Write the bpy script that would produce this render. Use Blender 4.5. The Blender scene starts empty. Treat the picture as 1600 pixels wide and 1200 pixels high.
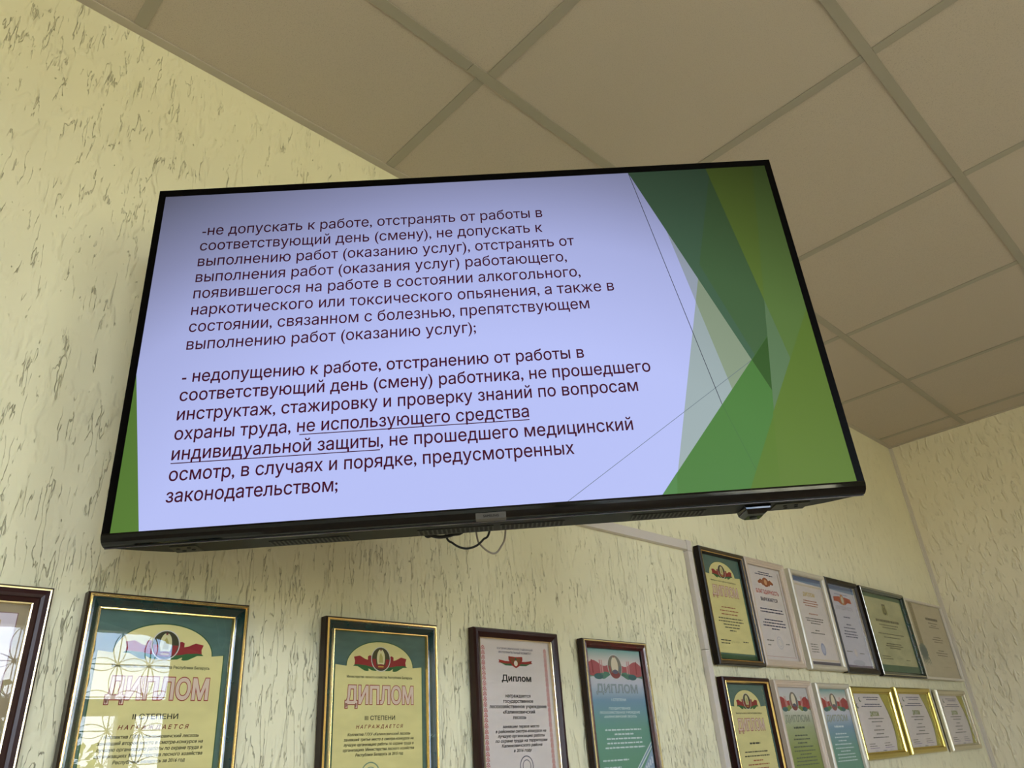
import bpy, math, random
import numpy as np
from mathutils import Vector, Matrix
from mathutils.geometry import delaunay_2d_cdt, tessellate_polygon
SC = bpy.context.scene
COL = SC.collection
random.seed(7)
EXPO = .80
H = 2.9                 # ceiling height
XL, YB = -6.0, -4.0     # left wall and rear wall

# ------------------------------------------------------------------ camera
cam_d = bpy.data.cameras.new('camera'); cam = bpy.data.objects.new('camera', cam_d); COL.objects.link(cam)
cam_d.sensor_width = 36; cam_d.lens = 36*1164.5/1600; cam_d.clip_start = .02; cam_d.clip_end = 200
yaw, pitch, roll = .7992, .4792, -.0774
fw = Vector((math.sin(yaw)*math.cos(pitch), math.cos(yaw)*math.cos(pitch), math.sin(pitch)))
rt = Vector((math.cos(yaw), -math.sin(yaw), 0)); up = rt.cross(fw)
cr = math.cos(roll)*rt + math.sin(roll)*up; cu = -math.sin(roll)*rt + math.cos(roll)*up
M = Matrix((cr, cu, -fw)).transposed().to_4x4(); M.translation = Vector((-3.9845, -1.1759, H-1.3596))
cam.matrix_world = M
SC.camera = cam

# ------------------------------------------------------------------ sky, portals, exposure
world = bpy.data.worlds.new('sky'); SC.world = world; world.use_nodes = True
nt = world.node_tree; nt.nodes.clear()
def N(nt, t, **k):
    n = nt.nodes.new(t)
    for a, v in k.items():
        if a in n.inputs: n.inputs[a].default_value = v
        else: setattr(n, a, v)
    return n
def ramp(nt, stops, interp='LINEAR'):
    n = nt.nodes.new('ShaderNodeValToRGB'); e = n.color_ramp.elements; n.color_ramp.interpolation = interp
    while len(e) < len(stops): e.new(.5)
    for el, (p, c) in zip(e, stops):
        el.position = p; el.color = (*c, 1) if len(c) == 3 else c
    return n
tc = N(nt, 'ShaderNodeTexCoord'); mp = N(nt, 'ShaderNodeMapping'); mp.inputs['Scale'].default_value = (1, 1, 2.4)
nz = N(nt, 'ShaderNodeTexNoise', Scale=3.2, Detail=8.0, Roughness=.6)
cl = ramp(nt, [(.40, (.36, .56, .95)), (.50, (.75, .84, 1)), (.62, (1.02, 1.05, 1.10))])
sp = N(nt, 'ShaderNodeSeparateXYZ'); hz = ramp(nt, [(.49, (0, 0, 0)), (.51, (1, 1, 1))])
mr = N(nt, 'ShaderNodeMapRange'); mr.inputs['From Min'].default_value = -1
mx = N(nt, 'ShaderNodeMix', data_type='RGBA'); mx.inputs['A'].default_value = (.44, .42, .31, 1)
bg = N(nt, 'ShaderNodeBackground', Strength=14.5); wo = N(nt, 'ShaderNodeOutputWorld')
L = nt.links.new
L(tc.outputs['Generated'], mp.inputs['Vector']); L(mp.outputs[0], nz.inputs['Vector']); L(nz.outputs['Fac'], cl.inputs[0])
L(tc.outputs['Generated'], sp.inputs[0]); L(sp.outputs['Z'], mr.inputs['Value']); L(mr.outputs[0], hz.inputs[0])
L(hz.outputs[0], mx.inputs['Factor']); L(cl.outputs[0], mx.inputs['B']); L(mx.outputs['Result'], bg.inputs['Color']); L(bg.outputs[0], wo.inputs[0])
# windows: (wall, from, to, sill, head); 'rear' runs along x, 'right' along y
WINS = [('rear', -3.35, -1.72, 1.10, 2.56), ('rear', -1.35, -.12, 1.10, 2.62), ('rear', -5.85, -4.05, 1.35, 2.76), ('right', -3.93, -3.30, 1.35, 2.76)]  # the last two are unseen, added to bring in more daylight
def WT(w): return Matrix.Translation((0, YB, 0)) if w == 'rear' else Matrix.Rotation(math.pi/2, 4, 'Z')
for i, (w_, a, b, c, d) in enumerate(WINS):
    ld = bpy.data.lights.new('window_portal', 'AREA'); ld.shape = 'RECTANGLE'; ld.size = b-a; ld.size_y = d-c
    lo = bpy.data.objects.new('window_portal', ld); COL.objects.link(lo)
    lo.matrix_world = WT(w_) @ Matrix.Translation(((a+b)/2, -.20, (c+d)/2)) @ Matrix.Rotation(math.pi/2, 4, 'X')   # faces into the room
    ld.cycles.is_portal = True
vs = SC.view_settings; SC.display_settings.display_device = 'sRGB'
vs.view_transform = 'Standard'; vs.look = 'None'; vs.gamma = 1; vs.use_curve_mapping = False; vs.exposure = EXPO

# ------------------------------------------------------------------ helpers
def lin(c):
    return tuple((v/255/12.92 if v/255 <= .04045 else ((v/255+.055)/1.055)**2.4) for v in c)
def tag(o, label=None, cat=None, group=None, kind=None):
    if label: o['label'] = label
    if cat: o['category'] = cat
    if group: o['group'] = group
    if kind: o['kind'] = kind
    return o
def empty(name, loc=(0, 0, 0), mat=None):
    o = bpy.data.objects.new(name, None); COL.objects.link(o); o.empty_display_size = .05
    if mat is not None: o.matrix_world = mat
    else: o.location = loc
    return o
class MB:
    def __init__(s): s.v = []; s.f = []; s.m = []; s.mats = []
    def mi(s, m):
        if m not in s.mats: s.mats.append(m)
        return s.mats.index(m)
    def poly(s, pts, m):
        i = len(s.v); s.v += [tuple(p) for p in pts]; s.f.append(tuple(range(i, i+len(pts)))); s.m.append(s.mi(m))
    def mesh(s, vs_, fs, m):
        i = len(s.v); s.v += [tuple(p) for p in vs_]; k = s.mi(m)
        for f in fs: s.f.append(tuple(i+j for j in f)); s.m.append(k)
    def box(s, a, b, m):
        x0, y0, z0 = a; x1, y1, z1 = b
        s.mesh([(x0,y0,z0),(x1,y0,z0),(x1,y1,z0),(x0,y1,z0),(x0,y0,z1),(x1,y0,z1),(x1,y1,z1),(x0,y1,z1)],
               [(0,3,2,1),(4,5,6,7),(0,1,5,4),(1,2,6,5),(2,3,7,6),(3,0,4,7)], m)
    def rings(s, rings, m, cap0=False, cap1=False, flip=False):
        n = len(rings[0]); vs_ = [p for r in rings for p in r]; fs = []
        for k in range(len(rings)-1):
            for j in range(n):
                a, b = k*n+j, k*n+(j+1) % n
                fs.append((a, b, b+n, a+n) if not flip else (a, a+n, b+n, b))
        if cap0: fs.append(tuple(range(n))[::-1])
        if cap1: fs.append(tuple(range((len(rings)-1)*n, len(rings)*n)))
        s.mesh(vs_, fs, m)
    def build(s, name, parent=None, smooth=False, bevel=0, loc=None):
        me = bpy.data.meshes.new(name); me.from_pydata(s.v, [], s.f)
        for m in s.mats: me.materials.append(m)
        me.polygons.foreach_set('material_index', s.m)
        if smooth: me.polygons.foreach_set('use_smooth', [True]*len(s.f))
        me.update()
        o = bpy.data.objects.new(name, me); COL.objects.link(o)
        if parent is not None: o.parent = parent
        if loc: o.location = loc
        if bevel:
            b = o.modifiers.new('bevel', 'BEVEL'); b.width = bevel; b.segments = 2; b.limit_method = 'ANGLE'
        return o
def tube(pts, r, m, name, parent=None, res=10, cyclic=False):
    """smooth tube mesh through points"""
    P = [Vector(p) for p in pts]; Q = []
    n = len(P)
    for i in range(n-1):
        p0 = P[max(i-1, 0)]; p1 = P[i]; p2 = P[i+1]; p3 = P[min(i+2, n-1)]
        for k in range(res):
            t = k/res
            Q.append(.5*((2*p1)+(-p0+p2)*t+(2*p0-5*p1+4*p2-p3)*t*t+(-p0+3*p1-3*p2+p3)*t**3))
    Q.append(P[-1]); mb = MB(); rs = []
    T0 = (Q[1]-Q[0]).normalized(); nrm = T0.orthogonal().normalized()
    for i, q in enumerate(Q):
        T = (Q[min(i+1, len(Q)-1)]-Q[max(i-1, 0)]).normalized(); nrm = (nrm-T*nrm.dot(T)).normalized(); b = T.cross(nrm)
        rs.append([tuple(q+r*(math.cos(a)*nrm+math.sin(a)*b)) for a in [2*math.pi*j/8 for j in range(8)]])
    mb.rings(rs, m, True, True); return mb.build(name, parent, smooth=True)

# ------------------------------------------------------------------ materials
def mat(name, rgb=None, rough=.5, metal=0., spec=.5, coat=0., lin_rgb=None):
    m = bpy.data.materials.new(name); m.use_nodes = True; b = m.node_tree.nodes['Principled BSDF']
    b.inputs['Base Color'].default_value = (*(lin_rgb or lin(rgb)), 1); b.inputs['Roughness'].default_value = rough
    b.inputs['Metallic'].default_value = metal; b.inputs['Specular IOR Level'].default_value = spec
    b.inputs['Coat Weight'].default_value = coat; b.inputs['Coat Roughness'].default_value = .05
    return m
def tint_noise(m, amt=.12, scale=60., stretch=(1, 1, 1), bump=0.):
    """slight colour grain on top of a flat material"""
    nt = m.node_tree; b = nt.nodes['Principled BSDF']; c = b.inputs['Base Color'].default_value[:3]
    tc = N(nt, 'ShaderNodeTexCoord'); mp = N(nt, 'ShaderNodeMapping'); mp.inputs['Scale'].default_value = stretch
    nz = N(nt, 'ShaderNodeTexNoise', Scale=scale, Detail=4.0)
    r = ramp(nt, [(.3, tuple(v*(1-amt) for v in c)), (.7, tuple(min(1, v*(1+amt)) for v in c))])
    nt.links.new(tc.outputs['Object'], mp.inputs[0]); nt.links.new(mp.outputs[0], nz.inputs['Vector'])
    nt.links.new(nz.outputs['Fac'], r.inputs[0]); nt.links.new(r.outputs[0], b.inputs['Base Color'])
    if bump:
        bp = N(nt, 'ShaderNodeBump', Strength=1.0, Distance=bump); nt.links.new(nz.outputs['Fac'], bp.inputs['Height']); nt.links.new(bp.outputs[0], b.inputs['Normal'])
    return m

def plaster(name, col, horiz, groove_amt=1., lump=1., band=.014, seed=0.):
    """bark plaster: short upright worm grooves between low smeared lumps. horiz = axis running along the wall"""
    m = mat(name, lin_rgb=col, rough=.62, spec=.3); nt = m.node_tree; b = nt.nodes['Principled BSDF']; L = nt.links.new
    tc = N(nt, 'ShaderNodeTexCoord'); mp = N(nt, 'ShaderNodeMapping')
    mp.inputs['Location'].default_value = (seed, seed, seed)
    mp.inputs['Scale'].default_value = (1, 1, .13)
    L(tc.outputs['Object'], mp.inputs[0])
    n1 = N(nt, 'ShaderNodeTexNoise', Scale=84.0, Detail=3.0, Roughness=.55, Distortion=.12); L(mp.outputs[0], n1.inputs['Vector'])
    # thin contour lines of the noise -> worm tracks
    s = N(nt, 'ShaderNodeMath', operation='SUBTRACT'); s.inputs[1].default_value = .5; L(n1.outputs['Fac'], s.inputs[0])
    a = N(nt, 'ShaderNodeMath', operation='ABSOLUTE'); L(s.outputs[0], a.inputs[0])
    mrg = N(nt, 'ShaderNodeMapRange'); mrg.interpolation_type = 'SMOOTHSTEP'
    mrg.inputs['From Min'].default_value = 0; mrg.inputs['From Max'].default_value = band; mrg.inputs['To Min'].default_value = 1; mrg.inputs['To Max'].default_value = 0
    L(a.outputs[0], mrg.inputs['Value'])
    n2 = N(nt, 'ShaderNodeTexNoise', Scale=48.0, Detail=3.0); mp2 = N(nt, 'ShaderNodeMapping'); mp2.inputs['Scale'].default_value = (1, 1, .30); mp2.inputs['Location'].default_value = (3+seed, 5, 1)
    L(tc.outputs['Object'], mp2.inputs[0]); L(mp2.outputs[0], n2.inputs['Vector'])
    n5 = N(nt, 'ShaderNodeTexNoise', Scale=1.7, Detail=2.0); L(tc.outputs['Object'], n5.inputs['Vector'])
    ad = N(nt, 'ShaderNodeMath', operation='MULTIPLY_ADD'); ad.inputs[1].default_value = .45; ad2 = N(nt, 'ShaderNodeMath', operation='ADD'); sz = N(nt, 'ShaderNodeSeparateXYZ'); zr = N(nt, 'ShaderNodeMapRange'); zr.inputs['From Min'].default_value = H-.75; zr.inputs['From Max'].default_value = H-1.0; zr.inputs['To Max'].default_value = .10; L(tc.outputs['Object'], sz.inputs[0]); L(sz.outputs['Z'], zr.inputs['Value']); L(n5.outputs['Fac'], ad.inputs[0]); L(n2.outputs['Fac'], ad.inputs[2])  # more grooves low on the wall, their painted shade darkens it there
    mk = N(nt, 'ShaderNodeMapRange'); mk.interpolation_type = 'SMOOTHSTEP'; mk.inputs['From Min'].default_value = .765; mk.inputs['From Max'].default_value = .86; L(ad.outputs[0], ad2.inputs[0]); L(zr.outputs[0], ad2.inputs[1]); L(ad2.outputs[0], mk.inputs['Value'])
    g = N(nt, 'ShaderNodeMath', operation='MULTIPLY'); L(mrg.outputs[0], g.inputs[0]); L(mk.outputs[0], g.inputs[1])
    # small pits
    n6 = N(nt, 'ShaderNodeTexNoise', Scale=190.0, Detail=2.0); mp6 = N(nt, 'ShaderNodeMapping'); mp6.inputs['Scale'].default_value = (1, 1, .4); L(tc.outputs['Object'], mp6.inputs[0]); L(mp6.outputs[0], n6.inputs['Vector'])
    pt = N(nt, 'ShaderNodeMapRange'); pt.interpolation_type = 'SMOOTHSTEP'; pt.inputs['From Min'].default_value = .70; pt.inputs['From Max'].default_value = .80; L(n6.outputs['Fac'], pt.inputs['Value'])
    g0 = g; g = N(nt, 'ShaderNodeMath', operation='MAXIMUM'); L(g0.outputs[0], g.inputs[0]); L(pt.outputs[0], g.inputs[1])
    # low lumps
    n3 = N(nt, 'ShaderNodeTexNoise', Scale=34.0 if horiz == 'x' else 46.0, Detail=2.5, Roughness=.5, Distortion=.35); mp3 = N(nt, 'ShaderNodeMapping'); mp3.inputs['Scale'].default_value = (1, 1, .4); L(tc.outputs['Object'], mp3.inputs[0]); L(mp3.outputs[0], n3.inputs['Vector'])
    cmb = N(nt, 'ShaderNodeMath', operation='MULTIPLY_ADD'); cmb.inputs[1].default_value = -groove_amt; L(g.outputs[0], cmb.inputs[0])
    lm = N(nt, 'ShaderNodeMapRange'); lm.interpolation_type = 'SMOOTHSTEP'; lm.inputs['From Min'].default_value = .5; lm.inputs['From Max'].default_value = .72; lm.inputs['To Max'].default_value = lump; L(n3.outputs['Fac'], lm.inputs['Value']); L(lm.outputs[0], cmb.inputs[2])
    bp = N(nt, 'ShaderNodeBump', Strength=1.0, Distance=.0028); L(cmb.outputs[0], bp.inputs['Height']); L(bp.outputs[0], b.inputs['Normal'])
    # shade of tracks and pits painted into the colour, faint mottling of the paint
    n4 = N(nt, 'ShaderNodeTexNoise', Scale=2.2, Detail=3.0); L(tc.outputs['Object'], n4.inputs['Vector'])
    r4 = ramp(nt, [(.3, tuple(v*.94 for v in col)), (.7, tuple(min(1, v*1.05) for v in col))]); L(n4.outputs['Fac'], r4.inputs[0])
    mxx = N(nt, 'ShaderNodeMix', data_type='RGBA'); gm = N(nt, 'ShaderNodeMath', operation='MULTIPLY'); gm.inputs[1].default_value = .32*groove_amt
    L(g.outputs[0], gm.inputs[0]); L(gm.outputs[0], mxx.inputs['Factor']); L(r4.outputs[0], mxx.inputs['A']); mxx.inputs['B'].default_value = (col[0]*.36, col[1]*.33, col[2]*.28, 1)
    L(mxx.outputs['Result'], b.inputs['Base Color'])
    return m
WALLC = (.77, .725, .51)
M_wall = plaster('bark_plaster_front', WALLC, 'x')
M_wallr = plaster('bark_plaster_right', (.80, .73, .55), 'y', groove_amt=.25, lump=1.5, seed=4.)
M_wallp = mat('painted_plaster', lin_rgb=(.74, .71, .53), rough=.7)
def ceil_tile(name, col, dots=True):
    m = mat(name, lin_rgb=col, rough=.9, spec=.2); nt = m.node_tree; b = nt.nodes['Principled BSDF']; L = nt.links.new
    tc = N(nt, 'ShaderNodeTexCoord'); oi = N(nt, 'ShaderNodeObjectInfo')
    va = N(nt, 'ShaderNodeVectorMath', operation='ADD'); L(tc.outputs['Object'], va.inputs[0]); L(oi.outputs['Random'], va.inputs[1])
    n = N(nt, 'ShaderNodeTexNoise', Scale=620.0, Detail=2.0, Roughness=.5); L(va.outputs[0], n.inputs['Vector'])
    r = ramp(nt, [(.34, tuple(v*.78 for v in col)), (.42, col), (1, tuple(v*1.03 for v in col))]); L(n.outputs['Fac'], r.inputs[0])
    L(r.outputs[0], b.inputs['Base Color'])
    bp = N(nt, 'ShaderNodeBump', Strength=.6, Distance=.0006); L(n.outputs['Fac'], bp.inputs['Height']); L(bp.outputs[0], b.inputs['Normal'])
    return m
M_tile = ceil_tile('mineral_fibre_tile', (.545, .48, .41))
M_tee = mat('tee_bar_enamel', lin_rgb=(.375, .345, .285), rough=.45, spec=.4)
M_slab = mat('dark_plenum', (60, 58, 55), .9)
M_floor = mat('laminate_floor', lin_rgb=(.50, .38, .27), rough=.4); tint_noise(M_floor, .25, 6., (1, 8, 1))
M_trim = mat('grey_plastic_trim', (208, 199, 184), .5)
M_duct = mat('white_plastic_duct', (205, 196, 190), .4)
M_blackg = mat('gloss_black_plastic', (3, 3, 3), .05, spec=.35)
M_bezel = mat('satin_black_bezel', (5, 4, 4), .4, spec=.04)
M_shell = mat('matt_dark_grey_plastic', (22, 22, 18), .5, spec=.2)
M_rib = mat('vent_rib', (50, 50, 44), .5, spec=.2)
M_hole = mat('vent_black', (3, 3, 3), .8)
M_silver = mat('brushed_silver_label', (84, 80, 76), .4, spec=.3)
M_steel = mat('black_steel', (25, 25, 26), .45, metal=.6)
M_cabb = mat('black_cable', (10, 10, 10), .45)
M_cabg = mat('grey_cable', (150, 140, 128), .5)
M_gold = mat('gilt', lin_rgb=(.95, .66, .26), rough=.22, metal=1.)
M_gold2 = mat('pale_gilt', lin_rgb=(.86, .72, .44), rough=.25, metal=1.)
M_goldm = mat('gold_anodised_metal', lin_rgb=(.62, .50, .14), rough=.24, metal=1.)
M_silm = mat('silver_anodised_metal', lin_rgb=(.66, .62, .52), rough=.26, metal=1.)
M_green = mat('green_lacquer', (14, 44, 42), .18, coat=.4); tint_noise(M_green, .5, 40., (1, 1, 1))
M_brown = mat('dark_brown_lacquer', (38, 20, 14), .35, spec=.3)
M_choc = mat('chocolate_lacquer', (44, 16, 14), .34, spec=.3)
M_cherry = mat('cherry_lacquer', (70, 20, 20), .25, coat=.15); tint_noise(M_cherry, .35, 30., (1, 1, 6))
M_darkw = mat('black_brown_wood', (28, 20, 15), .4, spec=.3)
M_olive = mat('olive_brown_wood', (62, 50, 34), .3)
M_cream = mat('cream_lacquer', (196, 178, 160), .35)
M_ivory = mat('ivory_silver_lacquer', (198, 190, 172), .3, metal=.15)
M_beech = mat('pale_beech', (206, 197, 180), .4)
M_back = mat('fibreboard_back', (92, 70, 48), .8)
M_pvc = mat('white_pvc', (215, 212, 205), .35)
M_iron = mat('black_iron', (20, 20, 22), .5)
M_curtain = mat('tan_curtain', (196, 178, 140), .85)
_b = M_curtain.node_tree; _p = _b.nodes['Principled BSDF']
_t = N(_b, 'ShaderNodeBsdfTranslucent'); _t.inputs[0].default_value = (.62, .52, .32, 1); _m = N(_b, 'ShaderNodeMixShader'); _m.inputs[0].default_value = .35
_b.links.new(_p.outputs[0], _m.inputs[1]); _b.links.new(_t.outputs[0], _m.inputs[2]); _b.links.new(_m.outputs[0], _b.nodes['Material Output'].inputs[0])
def glass(name, refl=1.0):
    m = bpy.data.materials.new(name); m.use_nodes = True; nt = m.node_tree; nt.nodes.clear(); L = nt.links.new
    o = N(nt, 'ShaderNodeOutputMaterial'); mix = N(nt, 'ShaderNodeMixShader'); t = N(nt, 'ShaderNodeBsdfTransparent'); t.inputs[0].default_value = (.97, .98, .97, 1)
    g = N(nt, 'ShaderNodeBsdfGlossy'); g.inputs['Roughness'].default_value = .0
    f = N(nt, 'ShaderNodeFresnel', IOR=1.5); k = N(nt, 'ShaderNodeMath', operation='MULTIPLY'); k.inputs[1].default_value = refl
    ge = N(nt, 'ShaderNodeNewGeometry'); iv = N(nt, 'ShaderNodeMath', operation='SUBTRACT'); iv.inputs[0].default_value = 1; L(ge.outputs['Backfacing'], iv.inputs[1])
    k2 = N(nt, 'ShaderNodeMath', operation='MULTIPLY'); L(f.outputs[0], k.inputs[0]); L(k.outputs[0], k2.inputs[0]); L(iv.outputs[0], k2.inputs[1]); L(k2.outputs[0], mix.inputs[0]); L(t.outputs[0], mix.inputs[1]); L(g.outputs[0], mix.inputs[2]); L(mix.outputs[0], o.inputs[0])
    return m
M_glass = glass('picture_glass', .85)      # two surfaces of one pane
M_wglass = glass('window_glass', 1.0)
_inks = {}
def ink(r, g, b, rough=.6):
    k = (r, g, b)
    if k not in _inks: _inks[k] = mat('print_%d_%d_%d' % k, k, rough, spec=.3)
    return _inks[k]
_scr = {}
def screen_mat(r, g, b):
    """liquid crystal panel: gives off light, weaker at steep viewing angles"""
    k = (r, g, b)
    if k in _scr: return _scr[k]
    m = mat('screen_%d_%d_%d' % k, (3, 3, 4), .4, spec=.1); nt = m.node_tree; p = nt.nodes['Principled BSDF']
    lw = N(nt, 'ShaderNodeLayerWeight', Blend=.5)
    rp = ramp(nt, [(.13, (1, 1, 1)), (.205, (.80, .79, .79)), (.25, (.50, .48, .465)), (.305, (.19, .175, .15)), (.37, (.12, .11, .10))])
    mu = N(nt, 'ShaderNodeMix', data_type='RGBA', blend_type='MULTIPLY'); mu.inputs['Factor'].default_value = 1
    nt.links.new(lw.outputs['Facing'], rp.inputs[0]); nt.links.new(rp.outputs[0], mu.inputs['A']); mu.inputs['B'].default_value = (*[v*2**-EXPO for v in lin(k)], 1)
    nt.links.new(mu.outputs['Result'], p.inputs['Emission Color']); p.inputs['Emission Strength'].default_value = 1; _scr[k] = m; return m

# ------------------------------------------------------------------ flat lettering
_txt = {}
def glyphs(text, res=3, bold=0., shear=0.):
    k = (text, res, bold, shear)
    if k not in _txt:
        c = bpy.data.curves.new('t', 'FONT'); c.body = text; c.size = 1; c.resolution_u = res; c.fill_mode = 'NONE'; c.shear = shear
        o = bpy.data.objects.new('t', c); me = bpy.data.meshes.new_from_object(o)
        pv = [Vector((p.co.x, p.co.y)) for p in me.vertices]
        # outlines only; fill them here: constrained triangulation, keep what has a non-zero winding
        ed = [tuple(q.vertices) for q in me.edges]
        if ed and bold:      # a heavier cut: push every outline point outwards
            nx_ = {a: b for a, b in ed}; pr_ = {b: a for a, b in ed}
            nw = list(pv); A = np.array([tuple(pv[a]) for a, b in ed]); B = np.array([tuple(pv[b]) for a, b in ed])
            def wind(x, y):
                side = (B[:, 0]-A[:, 0])*(y-A[:, 1])-(x-A[:, 0])*(B[:, 1]-A[:, 1])
                return int(((A[:, 1] <= y) & (B[:, 1] > y) & (side > 0)).sum()-((A[:, 1] > y) & (B[:, 1] <= y) & (side < 0)).sum())
            sgn, seen = {}, set()
            for st in nx_:       # the empty side of each contour is its outside
                if st in seen: continue
                loop = [st]; seen.add(st); k = nx_[st]
                while k not in seen and k in nx_: loop.append(k); seen.add(k); k = nx_[k]
                vote = 0
                for i in loop[::max(1, len(loop)//7)]:
                    e = pv[nx_[i]]-pv[i]
                    if e.length < 1e-6: continue
                    r_ = Vector((e.y, -e.x)).normalized()*.003; c_ = (pv[i]+pv[nx_[i]])/2
                    wr, wl = wind(c_.x+r_.x, c_.y+r_.y), wind(c_.x-r_.x, c_.y-r_.y); vote += (wr == 0 and wl != 0)-(wl == 0 and wr != 0)
                for i in loop: sgn[i] = 1 if vote >= 0 else -1
            for i in nx_:
                if i not in pr_: continue
                d0, d1 = pv[i]-pv[pr_[i]], pv[nx_[i]]-pv[i]
                if d0.length < 1e-7 or d1.length < 1e-7: continue
                n0, n1 = Vector((d0.y, -d0.x)).normalized(), Vector((d1.y, -d1.x)).normalized(); m_ = n0+n1
                if m_.length < .2: continue
                m_.normalize(); nw[i] = pv[i]+m_*(sgn[i]*bold/max(m_.dot(n0), .5))
            pv = nw
        if not ed: v, f = [], []
        else:
            ov, oe, of = delaunay_2d_cdt(pv, ed, [], 0, 1e-5)[:3]
            V = np.array([tuple(q) for q in ov]); T = np.array([q for q in of if len(q) == 3])
            cen = V[T].mean(1); A = np.array([tuple(pv[a]) for a, b in ed]); B = np.array([tuple(pv[b]) for a, b in ed])
            wn = np.zeros(len(T), int)
            for k0 in range(0, len(T), 400):
                cx, cy = cen[k0:k0+400, 0:1], cen[k0:k0+400, 1:2]
                side = (B[:, 0]-A[:, 0])*(cy-A[:, 1])-(cx-A[:, 0])*(B[:, 1]-A[:, 1])
                wn[k0:k0+400] = ((A[:, 1] <= cy) & (B[:, 1] > cy) & (side > 0)).sum(1)-((A[:, 1] > cy) & (B[:, 1] <= cy) & (side < 0)).sum(1)
            v = [tuple(q) for q in V]; f = [tuple(int(i) for i in T[k]) for k in np.nonzero(wn)[0]]
        bpy.data.objects.remove(o); bpy.data.meshes.remove(me); bpy.data.curves.remove(c)
        _txt[k] = (v, f)
    return _txt[k]
_xh = {}
def text_into(mb, text, x, y, w, h, m, off, align='C', ref='Н', res=3, bold=0., shear=0.):
    """h = height of the letter ref; w = full width of the line; x,y = baseline start or centre"""
    v, f = glyphs(text, res, bold, shear)
    if not v: return
    r, _ = glyphs(ref, res, 0., 0.); rh = max(p[1] for p in r)-min(p[1] for p in r)
    q, _ = glyphs(text, res, 0., shear) if bold else (v, 0)      # a bolder cut keeps the width of the plain one
    x0 = min(p[0] for p in q); x1 = max(p[0] for p in q); sx = w/(x1-x0); sy = h/rh
    ox = x if align == 'L' else x-w/2
    mb.mesh([(ox+(a-x0)*sx, y+b*sy, off) for a, b in v], f, m)

# ================================================================== SETTING
# front wall: the big screen and the framed diplomas hang on it
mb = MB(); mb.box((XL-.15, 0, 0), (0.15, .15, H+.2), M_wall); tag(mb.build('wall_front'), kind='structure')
mb = MB(); _, a, b, c, d = WINS[3]
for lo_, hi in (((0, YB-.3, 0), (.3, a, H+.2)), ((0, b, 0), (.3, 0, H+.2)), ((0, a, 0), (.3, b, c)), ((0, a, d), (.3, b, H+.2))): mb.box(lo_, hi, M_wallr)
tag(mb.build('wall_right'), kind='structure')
mb = MB(); mb.box((XL-.15, YB-.3, 0), (XL, 0, H+.2), M_wallp); tag(mb.build('wall_left'), kind='structure')
mb = MB(); mb.box((XL-.15, YB-.3, -.1), (.15, .15, 0), M_floor); tag(mb.build('floor'), kind='structure')
mb = MB(); RW = sorted(w for w in WINS if w[0] == 'rear'); xs = [XL]+[q for w in RW for q in w[1:3]]+[0]
for i in range(0, len(xs), 2): mb.box((xs[i], YB-.3, 0), (xs[i+1], YB, H+.2), M_wallp)
for _, a, b, c, d in RW: mb.box((a, YB-.3, 0), (b, YB, c), M_wallp); mb.box((a, YB-.3, d), (b, YB, H+.2), M_wallp)
tag(mb.build('wall_rear'), kind='structure')

# suspended ceiling: slab, tiles, tees
mb = MB(); mb.box((XL, YB, H+.12), (0, 0, H+.2), M_slab); ceiling = tag(mb.build('ceiling'), kind='structure')
XG = [-.16-.6*k for k in range(10)]              # cross tees
YG = [-.372-.6*k for k in range(7)]              # main runners
xe = [0]+XG+[XL]; ye = [0]+YG+[YB]; TW = .012
JX = {0: -.012}                                  # the row against the front wall sits a little off the others
tile_mesh = {}
for j in range(len(ye)-1):
    dx = JX.get(j, 0)
    for i in range(len(xe)-1):
        x1 = xe[i]+(dx if i > 0 else 0); x0 = xe[i+1]+(dx if i+1 < len(xe)-1 else 0); y1, y0 = ye[j], ye[j+1]
        w, d = round(x1-x0-.006, 4), round(y1-y0-.006, 4)
        if (w, d) not in tile_mesh:
            t = MB(); a, b = w/2, d/2
            t.rings([[(-a+e, -b+e, z), (a-e, -b+e, z), (a-e, b-e, z), (-a+e, b-e, z)] for e, z in ((.0015, 0), (0, .0015), (0, .014))], M_tile, True, True)
            o = t.build('ceiling_panel', ceiling); tile_mesh[(w, d)] = o.data
        else:
            o = bpy.data.objects.new('ceiling_panel', tile_mesh[(w, d)]); COL.objects.link(o); o.parent = ceiling
        o.location = ((x0+x1)/2, (y0+y1)/2, H+.0008+random.uniform(0, .0006))
def tee(name, a, b):
    mb = MB(); (x0, y0), (x1, y1) = a, b
    mb.box((x0, y0, H-.0015), (x1, y1, H+.0004), M_tee)
    cx, cy = (x0+x1)/2, (y0+y1)/2
    if x1-x0 > y1-y0: mb.box((x0, cy-.001, H+.0004), (x1, cy+.001, H+.038), M_tee)
    else: mb.box((cx-.001, y0, H+.0004), (cx+.001, y1, H+.038), M_tee)
    return mb.build(name, ceiling, bevel=.0004)
for k, y in enumerate(YG):
    cuts = [XL+.001, -3.212 if k % 2 == 0 else -4.1, -.021]
    for a, b in zip(cuts[:-1], cuts[1:]): tee('main_runner', (a+.0006, y-TW), (b-.0006, y+TW))
for j in range(len(ye)-1):
    for i, x in enumerate(XG):
        xx = x+JX.get(j, 0)
        tee('cross_tee', (xx-TW, ye[j+1]+(TW+.0004 if j < len(YG) else .02)), (xx+TW, ye[j]-(TW+.0004 if j > 0 else .021)))
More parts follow.
